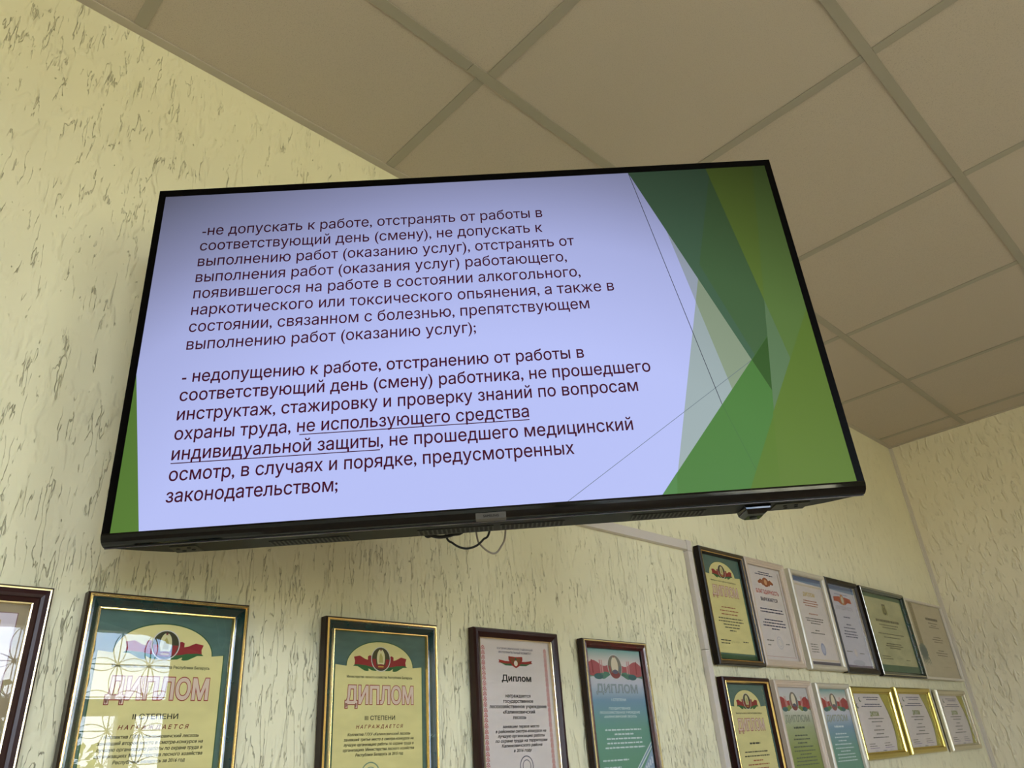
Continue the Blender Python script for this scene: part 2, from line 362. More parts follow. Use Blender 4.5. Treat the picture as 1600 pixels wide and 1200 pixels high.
# wall angles round the ceiling edge, corner bead
M_angle = mat('wall_angle_enamel', lin_rgb=(.47, .425, .365), rough=.5)
def trim(n, a, b, m=M_angle, bv=.0006):
    mb = MB(); mb.box(a, b, m); return tag(mb.build('trim_%d' % n, bevel=bv), kind='structure')
trim(1, (XL, -.020, H-.0022), (0, 0, H+.0006)); trim(2, (-.020, YB, H-.0022), (0, -.0202, H+.0006))
trim(3, (XL, YB, H-.0022), (XL+.02, -.0202, H+.0006)); trim(4, (XL+.0202, YB, H-.0022), (-.0202, YB+.02, H+.0006))
trim(5, (-.016, -.0035, 0), (-.0036, 0, H-.003), M_trim, .0008); trim(6, (-.0035, -.016, 0), (0, 0, H-.003), M_trim, .0008)

# windows: the first shows in diploma glass, the last two are added for light
def bar_frame(mb, x0, x1, z0, z1, y0, y1, t, m):
    mb.box((x0, y0, z0), (x0+t, y1, z1), m); mb.box((x1-t, y0, z0), (x1, y1, z1), m)
    mb.box((x0+t, y0, z0), (x1-t, y1, z0+t), m); mb.box((x0+t, y0, z1-t), (x1-t, y1, z1), m)
for n, (w_, a, b, c, d) in enumerate(WINS):
    mb = MB(); bar_frame(mb, a, b, c, d, -.16, -.09, .055, M_pvc)
    tz = H-.84
    mb.box((a+.055, -.16, tz-.045), (b-.055, -.09, tz+.045), M_pvc)
    mull = [-2.21] if n == 0 else [(a+b)/2]
    for q in mull: mb.box((q-.05, -.16, c+.055), (q+.05, -.09, tz-.045), M_pvc)
    win = tag(mb.build('window_%d' % (n+1)), kind='structure'); win.matrix_world = WT(w_)
    def pane(x0, x1, z0, z1):
        g = MB(); g.box((x0, -.13, z0), (x1, -.126, z1), M_wglass); g.build('pane', win)
    pane(a+.055, b-.055, tz+.045, d-.055)
    edges = [a+.055]+sum([[q-.05, q+.05] for q in mull], [])+[b-.055]
    for k in range(0, len(edges), 2): pane(edges[k], edges[k+1], c+.055, tz-.045)
    s = MB(); s.box((a-.05, -.085, c-.035), (b+.05, .14, c-.001), M_pvc); s.build('window_sill', win, bevel=.004)
    # wrought grille outside: square bars with overlapping rings
    g = MB(); P = .195; r = .003; yg = -.26
    nx = int((b-a)/P)+1; nz_ = int((d-c)/P)+1; ox = -2.455+P*-6 if n == 0 else a
    for i in range(14):
        x = ox+i*P
        if a+.01 < x < b-.01: g.box((x-r, yg-r, c), (x+r, yg+r, d), M_iron)
    for k in range(nz_+1):
        z = d-.035-k*P
        if c < z < d: g.box((a, yg-r, z-r), (b, yg+r, z+r), M_iron)
    for i in range(14):
        for k in range(nz_):
            cx, cz = ox+(i+.5)*P, d-.035-(k+.5)*P
            if a-.02 < cx < b+.02 and cz > c:
                pr = P*.7071; pts = [(cx+pr*math.cos(t*math.pi/12), cz+pr*math.sin(t*math.pi/12)) for t in range(25)]
                for (p, q), (p2, q2) in zip(pts[:-1], pts[1:]):
                    if a < min(p, p2) and max(p, p2) < b and c < min(q, q2) and max(q, q2) < d:
                        dv = Vector((p2-p, 0, q2-q)).normalized(); nv = Vector((-dv.z, 0, dv.x))*.0022
                        g.mesh([(p-nv.x, yg-.003, q-nv.z), (p+nv.x, yg-.003, q+nv.z), (p2+nv.x, yg-.003, q2+nv.z), (p2-nv.x, yg-.003, q2-nv.z),
                                (p-nv.x, yg+.003, q-nv.z), (p+nv.x, yg+.003, q+nv.z), (p2+nv.x, yg+.003, q2+nv.z), (p2-nv.x, yg+.003, q2-nv.z)],
                               [(0, 1, 2, 3), (7, 6, 5, 4), (0, 3, 7, 4), (1, 5, 6, 2)], M_iron)
    g.build('iron_grille', win)

def curtain(x0, x1, y, z0, z1, label, slant=0.):
    mb = MB(); nx, nz_ = int((x1-x0)/.008), 8; vs_ = []
    for k in range(nz_+1):
        t = k/nz_; z = z1+(z0-z1)*t
        for i in range(nx+1):
            s = i/nx; x = x0+(x1-x0)*s - slant*max(0, 1-abs(t-.22)*0-t*4)*(1-s)
            vs_.append((x, y+.018*math.sin(s*(x1-x0)*82+1.1*math.sin(t*2+s*9))*(1+.3*t), z))
    fs = [(k*(nx+1)+i, k*(nx+1)+i+1, (k+1)*(nx+1)+i+1, (k+1)*(nx+1)+i) for k in range(nz_) for i in range(nx)]
    mb.mesh(vs_, fs, M_curtain); o = mb.build('curtain', smooth=True); s = o.modifiers.new('thick', 'SOLIDIFY'); s.thickness = .0012
    return tag(o, label, 'curtain')
curtain(-2.07, -1.52, YB+.10, .25, H-.10, 'tan pleated curtain over the right part of the wider grilled window')
curtain(-1.46, -.04, YB+.10, .25, H-.10, 'tan pleated curtain drawn right across the window nearest the right wall')
r = MB(); r.box((-3.6, YB+.085, H-.10), (-.02, YB+.115, H-.07), M_pvc)
for q in (-3.5, -1.55, -.1): r.box((q, YB+.0, H-.09), (q+.02, YB+.086, H-.075), M_pvc)
tag(r.build('curtain_rail', bevel=.003), 'white curtain rail above the windows of the rear wall', 'rail')

# a tree outside that shows low in the window reflection
def tree(x, y, h, rad, seed, label):
    rr = random.Random(seed); t = empty('tree', (x, y, -1.5)); tag(t, label, 'tree')
    mbark = mat('bark', (70, 58, 44), .9); leaf = mat('leaf', (120, 135, 40), .6)
    mb = MB(); rs = []
    for k in range(7):
        z = k/6*h*.6; rr_ = .14*(1-.09*k); rs.append([(rr_*math.cos(a*math.pi/4)+.05*math.sin(k), rr_*math.sin(a*math.pi/4), z) for a in range(8)])
    mb.rings(rs, mbark, True, True); mb.build('trunk', t, smooth=True)
    mb = MB()
    for _ in range(2600):
        a, b2 = rr.uniform(0, 2*math.pi), rr.uniform(-1, 1); q = rad*rr.uniform(.35, 1)**.5*(1+.18*math.sin(3*a+4*b2)); c = math.sqrt(1-b2*b2)
        p = Vector((q*c*math.cos(a), q*c*math.sin(a), h*.72+q*b2*.85)); u = Vector((rr.uniform(-1, 1), rr.uniform(-1, 1), rr.uniform(-1, 1))).normalized(); w = u.orthogonal().normalized(); s = rr.uniform(.05, .1)
        mb.poly([p-u*s, p+w*s*.5, p+u*s, p-w*s*.5], leaf)
    tag(mb.build('foliage', t), kind='stuff')
tree(-2.2, -9.5, 4.4, 1.35, 3, 'yellow green leafy tree outside behind the grilled windows')

# ================================================================== TELEVISION
sx_, su_, sn_ = Vector((.7272, -.68639, .00625)), Vector((-.01945, -.01151, .99974)), Vector((-.68615, -.72714, -.02172))
TM = Matrix((sx_, su_, sn_)).transposed().to_4x4(); TM.translation = Vector((-3.36336, -.51547, H-.79189))
TV = empty('television', mat=TM); tag(TV, 'large black flat television on a wall arm, showing a slide of red text', 'television')
BT = -.2825
def rr_ring(hx, t, b, z, c=.004):
    return [(-hx+c, b, z), (hx-c, b, z), (hx, b+c, z), (hx, t-c, z), (hx-c, t, z), (-hx+c, t, z), (-hx, t-c, z), (-hx, b+c, z)]
mb = MB()    # rear housing
mb.rings([rr_ring(hx, t, BT, z, c) for hx, t, z, c in ((.4846, .2785, -.0075, .003), (.4846, .2785, -.0125, .003), (.475, .268, -.019, .004), (.455, .25, -.036, .01), (.43, .225, -.051, .014), (.40, .20, -.0575, .02), (.37, .17, -.059, .02))], M_shell, True, True, flip=True)
mb.build('rear_housing', TV)
mb = MB()    # bezel: side and top bars, angled inward to the panel
o = [(-.4852, -.2675), (.4852, -.2675), (.4852, .2790), (-.4852, .2790)]
i_ = [(-.4752, -.2675), (.4752, -.2675), (.4752, .2675), (-.4752, .2675)]
for a, b in ((1, 2), (2, 3), (3, 0)):
    O0, O1, I0, I1 = o[a], o[b], i_[a], i_[b]
    f0, f1 = [(*O0, .0015), (*O1, .0015), (*I1, .0005), (*I0, .0005)], [(*O0, -.0075), (*O1, -.0075), (*I1, -.0075), (*I0, -.0075)]
    mb.mesh(f0+f1, [(0, 1, 2, 3), (7, 6, 5, 4), (0, 4, 5, 1), (1, 5, 6, 2), (2, 6, 7, 3), (3, 7, 4, 0)], M_bezel)
mb.build('bezel', TV)
mb = MB()    # gloss chin, curved back under the panel
prof = [(-.2675, .0015), (-.2700, .0020), (-.2740, .0012), (-.2780, -.0010), (-.2808, -.0045), (-.2822, -.0080), (BT, -.0110), (BT+.002, -.0110), (-.2675, -.0074)]
mb.rings([[(x, v, n) for v, n in prof] for x in (-.4852, .4852)], M_blackg, True, True)
mb.build('chin', TV)
mb = MB(); mb.box((-.4848, BT-.0012, -.0125), (.4848, BT, -.0105), mat('clear_edge_strip', (70, 66, 70), .15, spec=.3)); mb.build('edge_strip', TV)
# logo tab
mb = MB(); mb.mesh([(-.020, -.2752, .0030), (.0185, -.2752, .0030), (.0185, -.2825, .0005), (-.020, -.2825, .0005), (-.020, -.2752, -.003), (.0185, -.2752, -.003), (.0185, -.2836, -.009), (-.020, -.2836, -.009)],
        [(3, 2, 1, 0), (4, 5, 6, 7), (0, 1, 5, 4), (1, 2, 6, 5), (2, 3, 7, 6), (3, 0, 4, 7)], M_silver)
lg = mb.build('logo_tab', TV, bevel=.0004)
mb = MB(); text_into(mb, 'SAMSUNG', 0, 0, .0195, .0028, ink(8, 7, 7), 0, 'C', 'N', 2, .03)
lt = mb.build('lettering', lg); lt.location = (-.0005, -.2805, .00155); lt.rotation_euler = (math.radians(19), 0, 0)

# lit panel and slide
mb = MB(); W2, H2 = .4752, .2675
S = lambda pts, c, lay: mb.poly([(x, v, .0001+lay*.00006) for x, v in pts][::-1], screen_mat(*c))
mb.poly([(-W2, -H2, 0), (W2, -H2, 0), (W2, H2, 0), (-W2, H2, 0)], screen_mat(184, 193, 246))
panel = mb.build('screen_panel', TV)
mb = MB()
def poly(pts, c, lay): mb.poly([(x, v, .0001+lay*.00006) for x, v in pts], screen_mat(*c))
R_, T_ = W2, H2
def ccw(p):
    a = sum(p[i][0]*p[(i+1) % len(p)][1]-p[(i+1) % len(p)][0]*p[i][1] for i in range(len(p))); return p if a > 0 else p[::-1]
def P_(pts, c, lay): poly(ccw(pts), c, lay)
P_([(.2758, T_), (R_, T_), (R_, -T_), (.365, -T_)], (158, 170, 186), 1)
P_([(.386, T_), (R_, T_), (R_, -T_), (.2375, -T_)], (158, 174, 176), 2)
P_([(.317, .0195), (.386, T_), (R_, T_), (R_, -T_), (.365, -T_)], (140, 157, 132), 3)
# thin lines
def line(a, b, w, c, lay):
    d = Vector((b[0]-a[0], b[1]-a[1])).normalized(); n = Vector((-d.y, d.x))*w/2
    P_([(a[0]-n.x, a[1]-n.y), (b[0]-n.x, b[1]-n.y), (b[0]+n.x, b[1]+n.y), (a[0]+n.x, a[1]+n.y)], c, lay)
line((.0985, -.2672), (.3779, -.0817), .0007, (104, 118, 128), 4)
line((.2535, .2670), (.3225, -.1460), .0010, (70, 74, 84), 4)
P_([(.2531, T_), (R_, T_), (R_, -T_), (.4443, -T_)], (72, 104, 80), 5)
P_([(.386, T_), (.4559, T_), (R_, .0), (R_, -T_), (.4443, -T_), (.3345, .0835)], (72, 104, 66), 6)
P_([(.2203, -T_), (R_, .034), (R_, -T_)], (78, 126, 60), 7)
P_([(.2203, -T_), (.2445, -.2385), (.2400, -T_)], (84, 134, 74), 8)
line((.3225, -.1460), (.3484, -.2434), .0008, (70, 112, 62), 8)
P_([(.3779, -.0817), (R_, .034), (R_, -T_), (.4443, -T_)], (56, 92, 40), 8)
P_([(.3789, T_), (.4559, T_), (.4174, .0148)], (98, 124, 52), 9)
P_([(.4174, .0148), (.4559, T_), (R_, T_), (R_, -T_), (.3746, -T_)], (96, 126, 88), 10)
P_([(.4559, T_), (R_, T_), (R_, -T_), (.4605, -T_), (.4174, .0148)], (94, 124, 62), 11)
P_([(.3353, -T_), (R_, -.0042), (R_, -T_)], (90, 121, 42), 12)
P_([(.3886, -.1643), (R_, -.0042), (R_, -T_), (.3746, -T_)], (94, 122, 46), 13)
mb.build('slide_shapes', panel)
tag(bpy.data.objects['slide_shapes'], 'overlapping green facets along the edges of the slide')
mb = MB(); P_([(-R_, -.044), (-.4398, -T_), (-R_, -T_)], (88, 124, 54), 1); tag(mb.build('slide_corner_shape', panel), 'green wedge on the left edge of the slide')
mb = MB(); TC = screen_mat(66, 14, 36)
LINES = [('-не допускать к работе, отстранять от работы в', .1880, .1083, -.4106), ('соответствующий день (смену), не допускать к', .1597, .1057, 0), ('выполнению работ (оказанию услуг), отстранять от', .1313, .1516, 0),
 ('выполнения работ (оказания услуг) работающего,', .1030, .1372, 0), ('появившегося на работе в состоянии алкогольного,', .0746, .1545, 0), ('наркотического или токсического опьянения, а также в', .0464, .2010, 0),
 ('состоянии, связанном с болезнью, препятствующем', .0182, .1611, 0), ('выполнению работ (оказанию услуг);', -.0106, -.0052, 0), ('- недопущению к работе, отстранению от работы в', -.0617, .1437, 0),
 ('соответствующий день (смену) работника, не прошедшего', -.0900, .2335, 0), ('инструктаж, стажировку и проверку знаний по вопросам', -.1184, .2117, 0), ('охраны труда, не использующего средства', -.1467, .0590, 0),
 ('индивидуальной защиты, не прошедшего медицинский', -.1752, .1964, 0), ('осмотр, в случаях и порядке, предусмотренных', -.2037, .1140, 0), ('законодательством;', -.2325, -.1947, 0)]
for i, (t, y, xr, x0) in enumerate(LINES):
    x0 = x0 or -.4112
    text_into(mb, t, x0, y, xr-x0, .0136, TC, 0, 'L', 'н', 4, .005 if i < 8 else .009)
for a, b, y in ((-.2471, .0592, -.1507), (-.4115, -.1404, -.1798)): mb.box((a, y-.0006, -.0001), (b, y+.0006, .0001), TC)
lt = tag(mb.build('slide_text', panel), kind='stuff'); lt.location.z = .0011; tag(lt, 'dark red lettering of the slide')

# underside details
def vent(x0, x1, n0, n1, cnt, slant=0.):
    mb = MB(); mb.box((x0, BT-.0006, n1), (x1, BT+.0002, n0), M_hole); p = (x1-x0)/cnt
    for k in range(cnt+1):
        x = x0+k*p; w = .0011
        mb.mesh([(x-w, BT-.0012, n1), (x+w, BT-.0012, n1), (x+w+slant, BT-.0012, n0), (x-w+slant, BT-.0012, n0), (x-w, BT, n1), (x+w, BT, n1), (x+w+slant, BT, n0), (x-w+slant, BT, n0)],
                [(0, 1, 2, 3), (7, 6, 5, 4), (0, 4, 5, 1), (1, 5, 6, 2), (2, 6, 7, 3), (3, 7, 4, 0)], M_rib)
    tag(mb.build('vent_grille', TV), kind='stuff')
vent(-.286, -.187, -.0525, -.031, 18); vent(-.096, .001, -.052, -.030, 16); vent(.012, .094, -.051, -.030, 14); vent(.185, .280, -.050, -.028, 17)
for x0, x1 in ((-.411, -.377), (.373, .419)):
    mb = MB(); mb.box((x0, BT-.0014, -.0525), (x1, BT, -.024), mat('socket_plate', (58, 58, 50), .5, spec=.2)); pl = mb.build('stand_socket', TV, bevel=.0005)
    mb = MB(); cx = (x0+x1)/2
    for dx, dn in ((-.008, -.033), (.006, -.031), (-.004, -.043), (.009, -.040)):
        mb.rings([[(cx+dx+.0026*math.cos(a*math.pi/5), BT-z, dn+.0026*math.sin(a*math.pi/5)) for a in range(10)] for z in (.0005, .0021)], M_hole, True, True)
    mb.build('screw_hole', pl)
# joystick pod under the right half
mb = MB()
rs = []
for v, x0, x1, n0, n1 in ((BT+.001, .3305, .3665, -.0590, -.0225), (BT-.0055, .3320, .3650, -.0590, -.0230), (BT-.0090, .3360, .3600, -.0580, -.0330), (BT-.0105, .3385, .3575, -.0560, -.0400)):
    rs.append([(x0, v, n0), (x1, v, n0), (x1, v, n1), (x0, v, n1)])
mb.rings(rs, M_blackg, True, True, flip=True); pod = mb.build('control_pod', TV, bevel=.0008)
mb = MB(); mb.rings([[(.348+.005*math.cos(a*math.pi/6), BT-.0105-z, -.048+.004*math.sin(a*math.pi/6)) for a in range(12)] for z in (0, .0015)], M_rib, True, True); mb.build('button', pod)

# wall arm behind it
def to_world(p): return TM @ Vector(p)
BR = empty('wall_bracket', (-3.05, 0, H-.78)); tag(BR, 'black steel swivel arm holding the television off the plaster wall', 'bracket')
def part_w(mb, name, bevel=.001):
    o = mb.build(name, BR, bevel=bevel); o.matrix_parent_inverse = Matrix.Translation((3.05, 0, -(H-.78))); return o
mb = MB(); mb.box((-3.09, -.012, H-.90), (-3.01, -.0005, H-.66), M_steel); part_w(mb, 'wall_plate')
e1 = Vector((-3.05, -.03, H-.78)); e2 = Vector((-2.90, -.22, H-.78)); e3 = to_world((0, 0, -.085))
def arm(a, b, z, name):
    d = (b-a).normalized(); n = Vector((-d.y, d.x, 0)).normalized()*.008; mb = MB(); w = Vector((0, 0, .018))
    o = [a+n-w, b+n-w, b-n-w, a-n-w, a+n+w, b+n+w, b-n+w, a-n+w]
    mb.mesh(o, [(0, 1, 2, 3), (7, 6, 5, 4), (0, 4, 5, 1), (1, 5, 6, 2), (2, 6, 7, 3), (3, 7, 4, 0)], M_steel); part_w(mb, name)
arm(Vector((-3.05, -.013, H-.78)), e2, 0, 'arm'); arm(e2, e3, 0, 'arm')
mb = MB(); rs = [[(e2.x+.014*math.cos(a*math.pi/6), e2.y+.014*math.sin(a*math.pi/6), H-.78+z) for a in range(12)] for z in (-.026, .026)]; mb.rings(rs, M_steel, True, True); part_w(mb, 'pivot')
mb = MB(); q = [to_world(p) for p in ((-.11, -.11, -.0600), (.11, -.11, -.0600), (.11, .11, -.0600), (-.11, .11, -.0600), (-.11, -.11, -.0630), (.11, -.11, -.0630), (.11, .11, -.0630), (-.11, .11, -.0630))]
mb.mesh(q, [(0, 1, 2, 3), (7, 6, 5, 4), (0, 4, 5, 1), (1, 5, 6, 2), (2, 6, 7, 3), (3, 7, 4, 0)], M_steel)
q = [to_world(p) for p in ((-.02, -.03, -.0630), (.02, -.03, -.0630), (.02, .03, -.0630), (-.02, .03, -.0630), (-.02, -.03, -.09), (.02, -.03, -.09), (.02, .03, -.09), (-.02, .03, -.09))]
mb.mesh(q, [(0, 1, 2, 3), (7, 6, 5, 4), (0, 4, 5, 1), (1, 5, 6, 2), (2, 6, 7, 3), (3, 7, 4, 0)], M_steel); part_w(mb, 'mounting_plate')

# cables hanging in loops under the housing
def cable(pts, r, m, label):
    o = tube([to_world((x, v, n)) for x, v, n in pts], r, m, 'cable'); return tag(o, label, 'cable', None)
cable([(-.120, -.10, -.070), (-.110, -.20, -.082), (-.0932, -.2699, -.082), (-.0819, -.2769, -.082), (-.0697, -.2794, -.082), (-.0543, -.2774, -.082), (-.0371, -.27, -.082), (-.02, -.22, -.08), (-.015, -.14, -.068)], .0024, M_cabb, 'thick black cable in a shallow loop under the television, left of the others')
cable([(-.068, -.10, -.070), (-.070, -.20, -.085), (-.0648, -.2704, -.096), (-.0547, -.2859, -.096), (-.0397, -.2939, -.096), (-.0244, -.292, -.096), (-.0132, -.2835, -.096), (-.0031, -.2701, -.096), (.01, -.20, -.08), (.012, -.12, -.068)], .0015, M_cabb, 'thin black cable hanging in a deeper loop under the middle of the television')
cable([(-.030, -.10, -.072), (-.026, -.20, -.09), (-.0224, -.2703, -.108), (-.0165, -.2887, -.108), (-.0005, -.3009, -.108), (.0108, -.2922, -.108), (.0185, -.2709, -.108), (.022, -.20, -.09), (.024, -.10, -.072)], .0013, M_cabg, 'light grey cable hanging in a narrow loop under the television logo')

# cable duct on the wall
DU = empty('cable_duct', (-2.11, 0, H-.8125)); tag(DU, 'white plastic cable duct running right from the television, then down the wall', 'cable duct')
def duct(a, b, name, bev=.0012):
    mb = MB(); mb.box(tuple(p-q for p, q in zip(a, DU.location)), tuple(p-q for p, q in zip(b, DU.location)), M_duct); return mb.build(name, DU, bevel=bev)
hd = duct((-2.95, -.016, H-.825), (-2.1225, -.0004, H-.800), 'horizontal_channel')
duct((-2.1222, -.0172, H-.828), (-2.0975, -.0004, H-.797), 'elbow')
duct((-2.121, -.016, H-1.099), (-2.0988, -.0004, H-.8284), 'vertical_channel'); duct((-2.1213, -.016, .06), (-2.0985, -.0004, H-1.1004), 'vertical_channel')

# ================================================================== FRAMED DIPLOMAS
def rect(mb, x0, y0, x1, y1, z, m): mb.poly([(x0, y0, z), (x1, y0, z), (x1, y1, z), (x0, y1, z)], m)
def ring_profile(W, Hh, prof, m):
    mb = MB(); mb.rings([[(-W/2+a, -Hh/2+a, h), (W/2-a, -Hh/2+a, h), (W/2-a, Hh/2-a, h), (-W/2+a, Hh/2-a, h)] for a, h in prof], m); return mb
# frame styles: bands (part name, material, [(inset, height)...])
STY = {
 'green':  [('outer_edge', M_brown, [(0, 0), (0, .015), (.0025, .0175)]), ('gilt_bead', M_gold, [(.0025, .0175), (.0035, .0190), (.0055, .0190), (.0066, .0172)]), ('frame', M_green, [(.0066, .0172), (.0095, .0172), (.0130, .0145), (.0165, .0115), (.0185, .0105)]), ('gilt_bead', M_gold, [(.0185, .0105), (.0192, .0116), (.0208, .0114), (.0218, .0080), (.0218, .006)])],
 'cocoa':  [('outer_edge', M_brown, [(0, 0), (0, .015), (.002, .0175)]), ('gilt_bead', M_gold2, [(.002, .0175), (.003, .0188), (.0045, .0185)]), ('frame', M_choc, [(.0045, .0175), (.0100, .0185), (.0140, .0175), (.0150, .0150), (.0200, .0120)]), ('gilt_bead', M_gold2, [(.0200, .0120), (.0206, .0130), (.0222, .0126), (.0228, .006)])],
 'plainc': [('frame', M_choc, [(0, 0), (0, .015), (.003, .0190), (.0085, .0190), (.0120, .0160), (.0175, .0130)]), ('gilt_bead', M_gold2, [(.0175, .0130), (.0180, .0138), (.0192, .0130), (.0195, .006)])],
 'cherry': [('outer_edge', M_brown, [(0, 0), (0, .015), (.002, .0170)]), ('gilt_bead', M_gold2, [(.002, .0170), (.003, .0185), (.005, .0185), (.006, .0165)]), ('frame', M_cherry, [(.006, .0165), (.0100, .0180), (.0140, .0160), (.0180, .0110)]), ('gilt_bead', M_brown, [(.0180, .0110), (.0186, .0105), (.0192, .006)])],
 'olive':  [('outer_edge', M_darkw, [(0, 0), (0, .017), (.003, .0200)]), ('frame', M_olive, [(.003, .0200), (.0085, .0200), (.0110, .0170)]), ('gilt_bead', M_gold, [(.0110, .0170), (.0118, .0182), (.0134, .0178)]), ('inner_edge', M_darkw, [(.0134, .0170), (.0170, .0130), (.0180, .006)])],
 'cream':  [('frame', M_cream, [(0, 0), (0, .015), (.002, .0175), (.0060, .0185), (.0075, .0165), (.0130, .0165), (.0150, .0140), (.0190, .0125), (.0200, .006)])],
 'ivory':  [('frame', M_ivory, [(0, 0), (0, .015), (.003, .0190), (.0085, .0200), (.0130, .0175), (.0160, .0130), (.0170, .006)])],
 'black':  [('frame', M_darkw, [(0, 0), (0, .017), (.003, .0200), (.0120, .0195), (.0170, .0150), (.0185, .0120)]), ('gilt_bead', M_silm, [(.0185, .0120), (.0195, .0125), (.0205, .006)])],
 'greens': [('outer_edge', M_darkw, [(0, 0), (0, .015), (.004, .0175)]), ('silver_bead', M_silm, [(.004, .0175), (.005, .0188), (.0065, .0180)]), ('frame', M_green, [(.0065, .0175), (.0100, .0165), (.0160, .0120), (.0190, .006)])],
 'beech':  [('frame', M_beech, [(0, 0), (0, .013), (.0015, .0150), (.0080, .0150), (.0100, .0120), (.0105, .006)])],
 'cherryg':[('frame', M_choc, [(0, 0), (0, .016), (.003, .0190), (.0100, .0190)]), ('gilt_bead', M_gold, [(.0100, .0190), (.0112, .0200), (.0140, .0196), (.0160, .0160)]), ('inner_edge', M_choc, [(.0160, .0150), (.0185, .006)])],
 'gold':   [('frame', M_goldm, [(0, 0), (0, .009), (.0015, .0130), (.0050, .0165), (.0100, .0175), (.0150, .0160), (.0185, .0125), (.0195, .0115)]), ('inner_lip', M_goldm, [(.0195, .0115), (.0205, .0128), (.0225, .0125), (.0235, .006)])],
 'silver': [('frame', M_silm, [(0, 0), (0, .009), (.0015, .0130), (.0050, .0165), (.0100, .0175), (.0150, .0160), (.0185, .0125), (.0195, .0115)]), ('inner_lip', M_silm, [(.0195, .0115), (.0205, .0128), (.0225, .0125), (.0235, .006)])],
}
RX = Matrix.Rotation(math.pi/2, 4, 'X')      # local (x, y, z) -> (x, -z, y): z comes out of the wall
def frame(x0, ztop, W, Hh, style, draw, label, group='framed diplomas and letters on the front wall', glassy=True, cat='framed diploma', name='framed_diploma'):
    T = Matrix.Translation((x0+W/2-.003, -.0065, H+ztop-Hh/2)) @ RX
    e = empty(name, mat=T); tag(e, label, cat, group)
    for nm, m, prof in STY[style]: ring_profile(W, Hh, prof, m).build(nm, e, smooth=False, bevel=.0)
    ins = STY[style][-1][2][-1][0]; w, h = W-2*ins, Hh-2*ins
    mb = MB(); mb.box((-W/2+.001, -Hh/2+.001, 0), (W/2-.001, Hh/2-.001, .003), M_back); mb.build('backing_board', e)
    mb = MB(); mb.box((-.012, Hh/2-.035, -.0062), (.012, Hh/2-.020, .0005), M_steel); mb.build('hanger', e)
    draw(e, w+.004, h+.004, .0045)
    if glassy:
        mb = MB(); mb.box((-w/2-.001, -h/2-.001, .0068), (w/2+.001, h/2+.001, .0076), M_glass); mb.build('glass_pane', e)
    return e
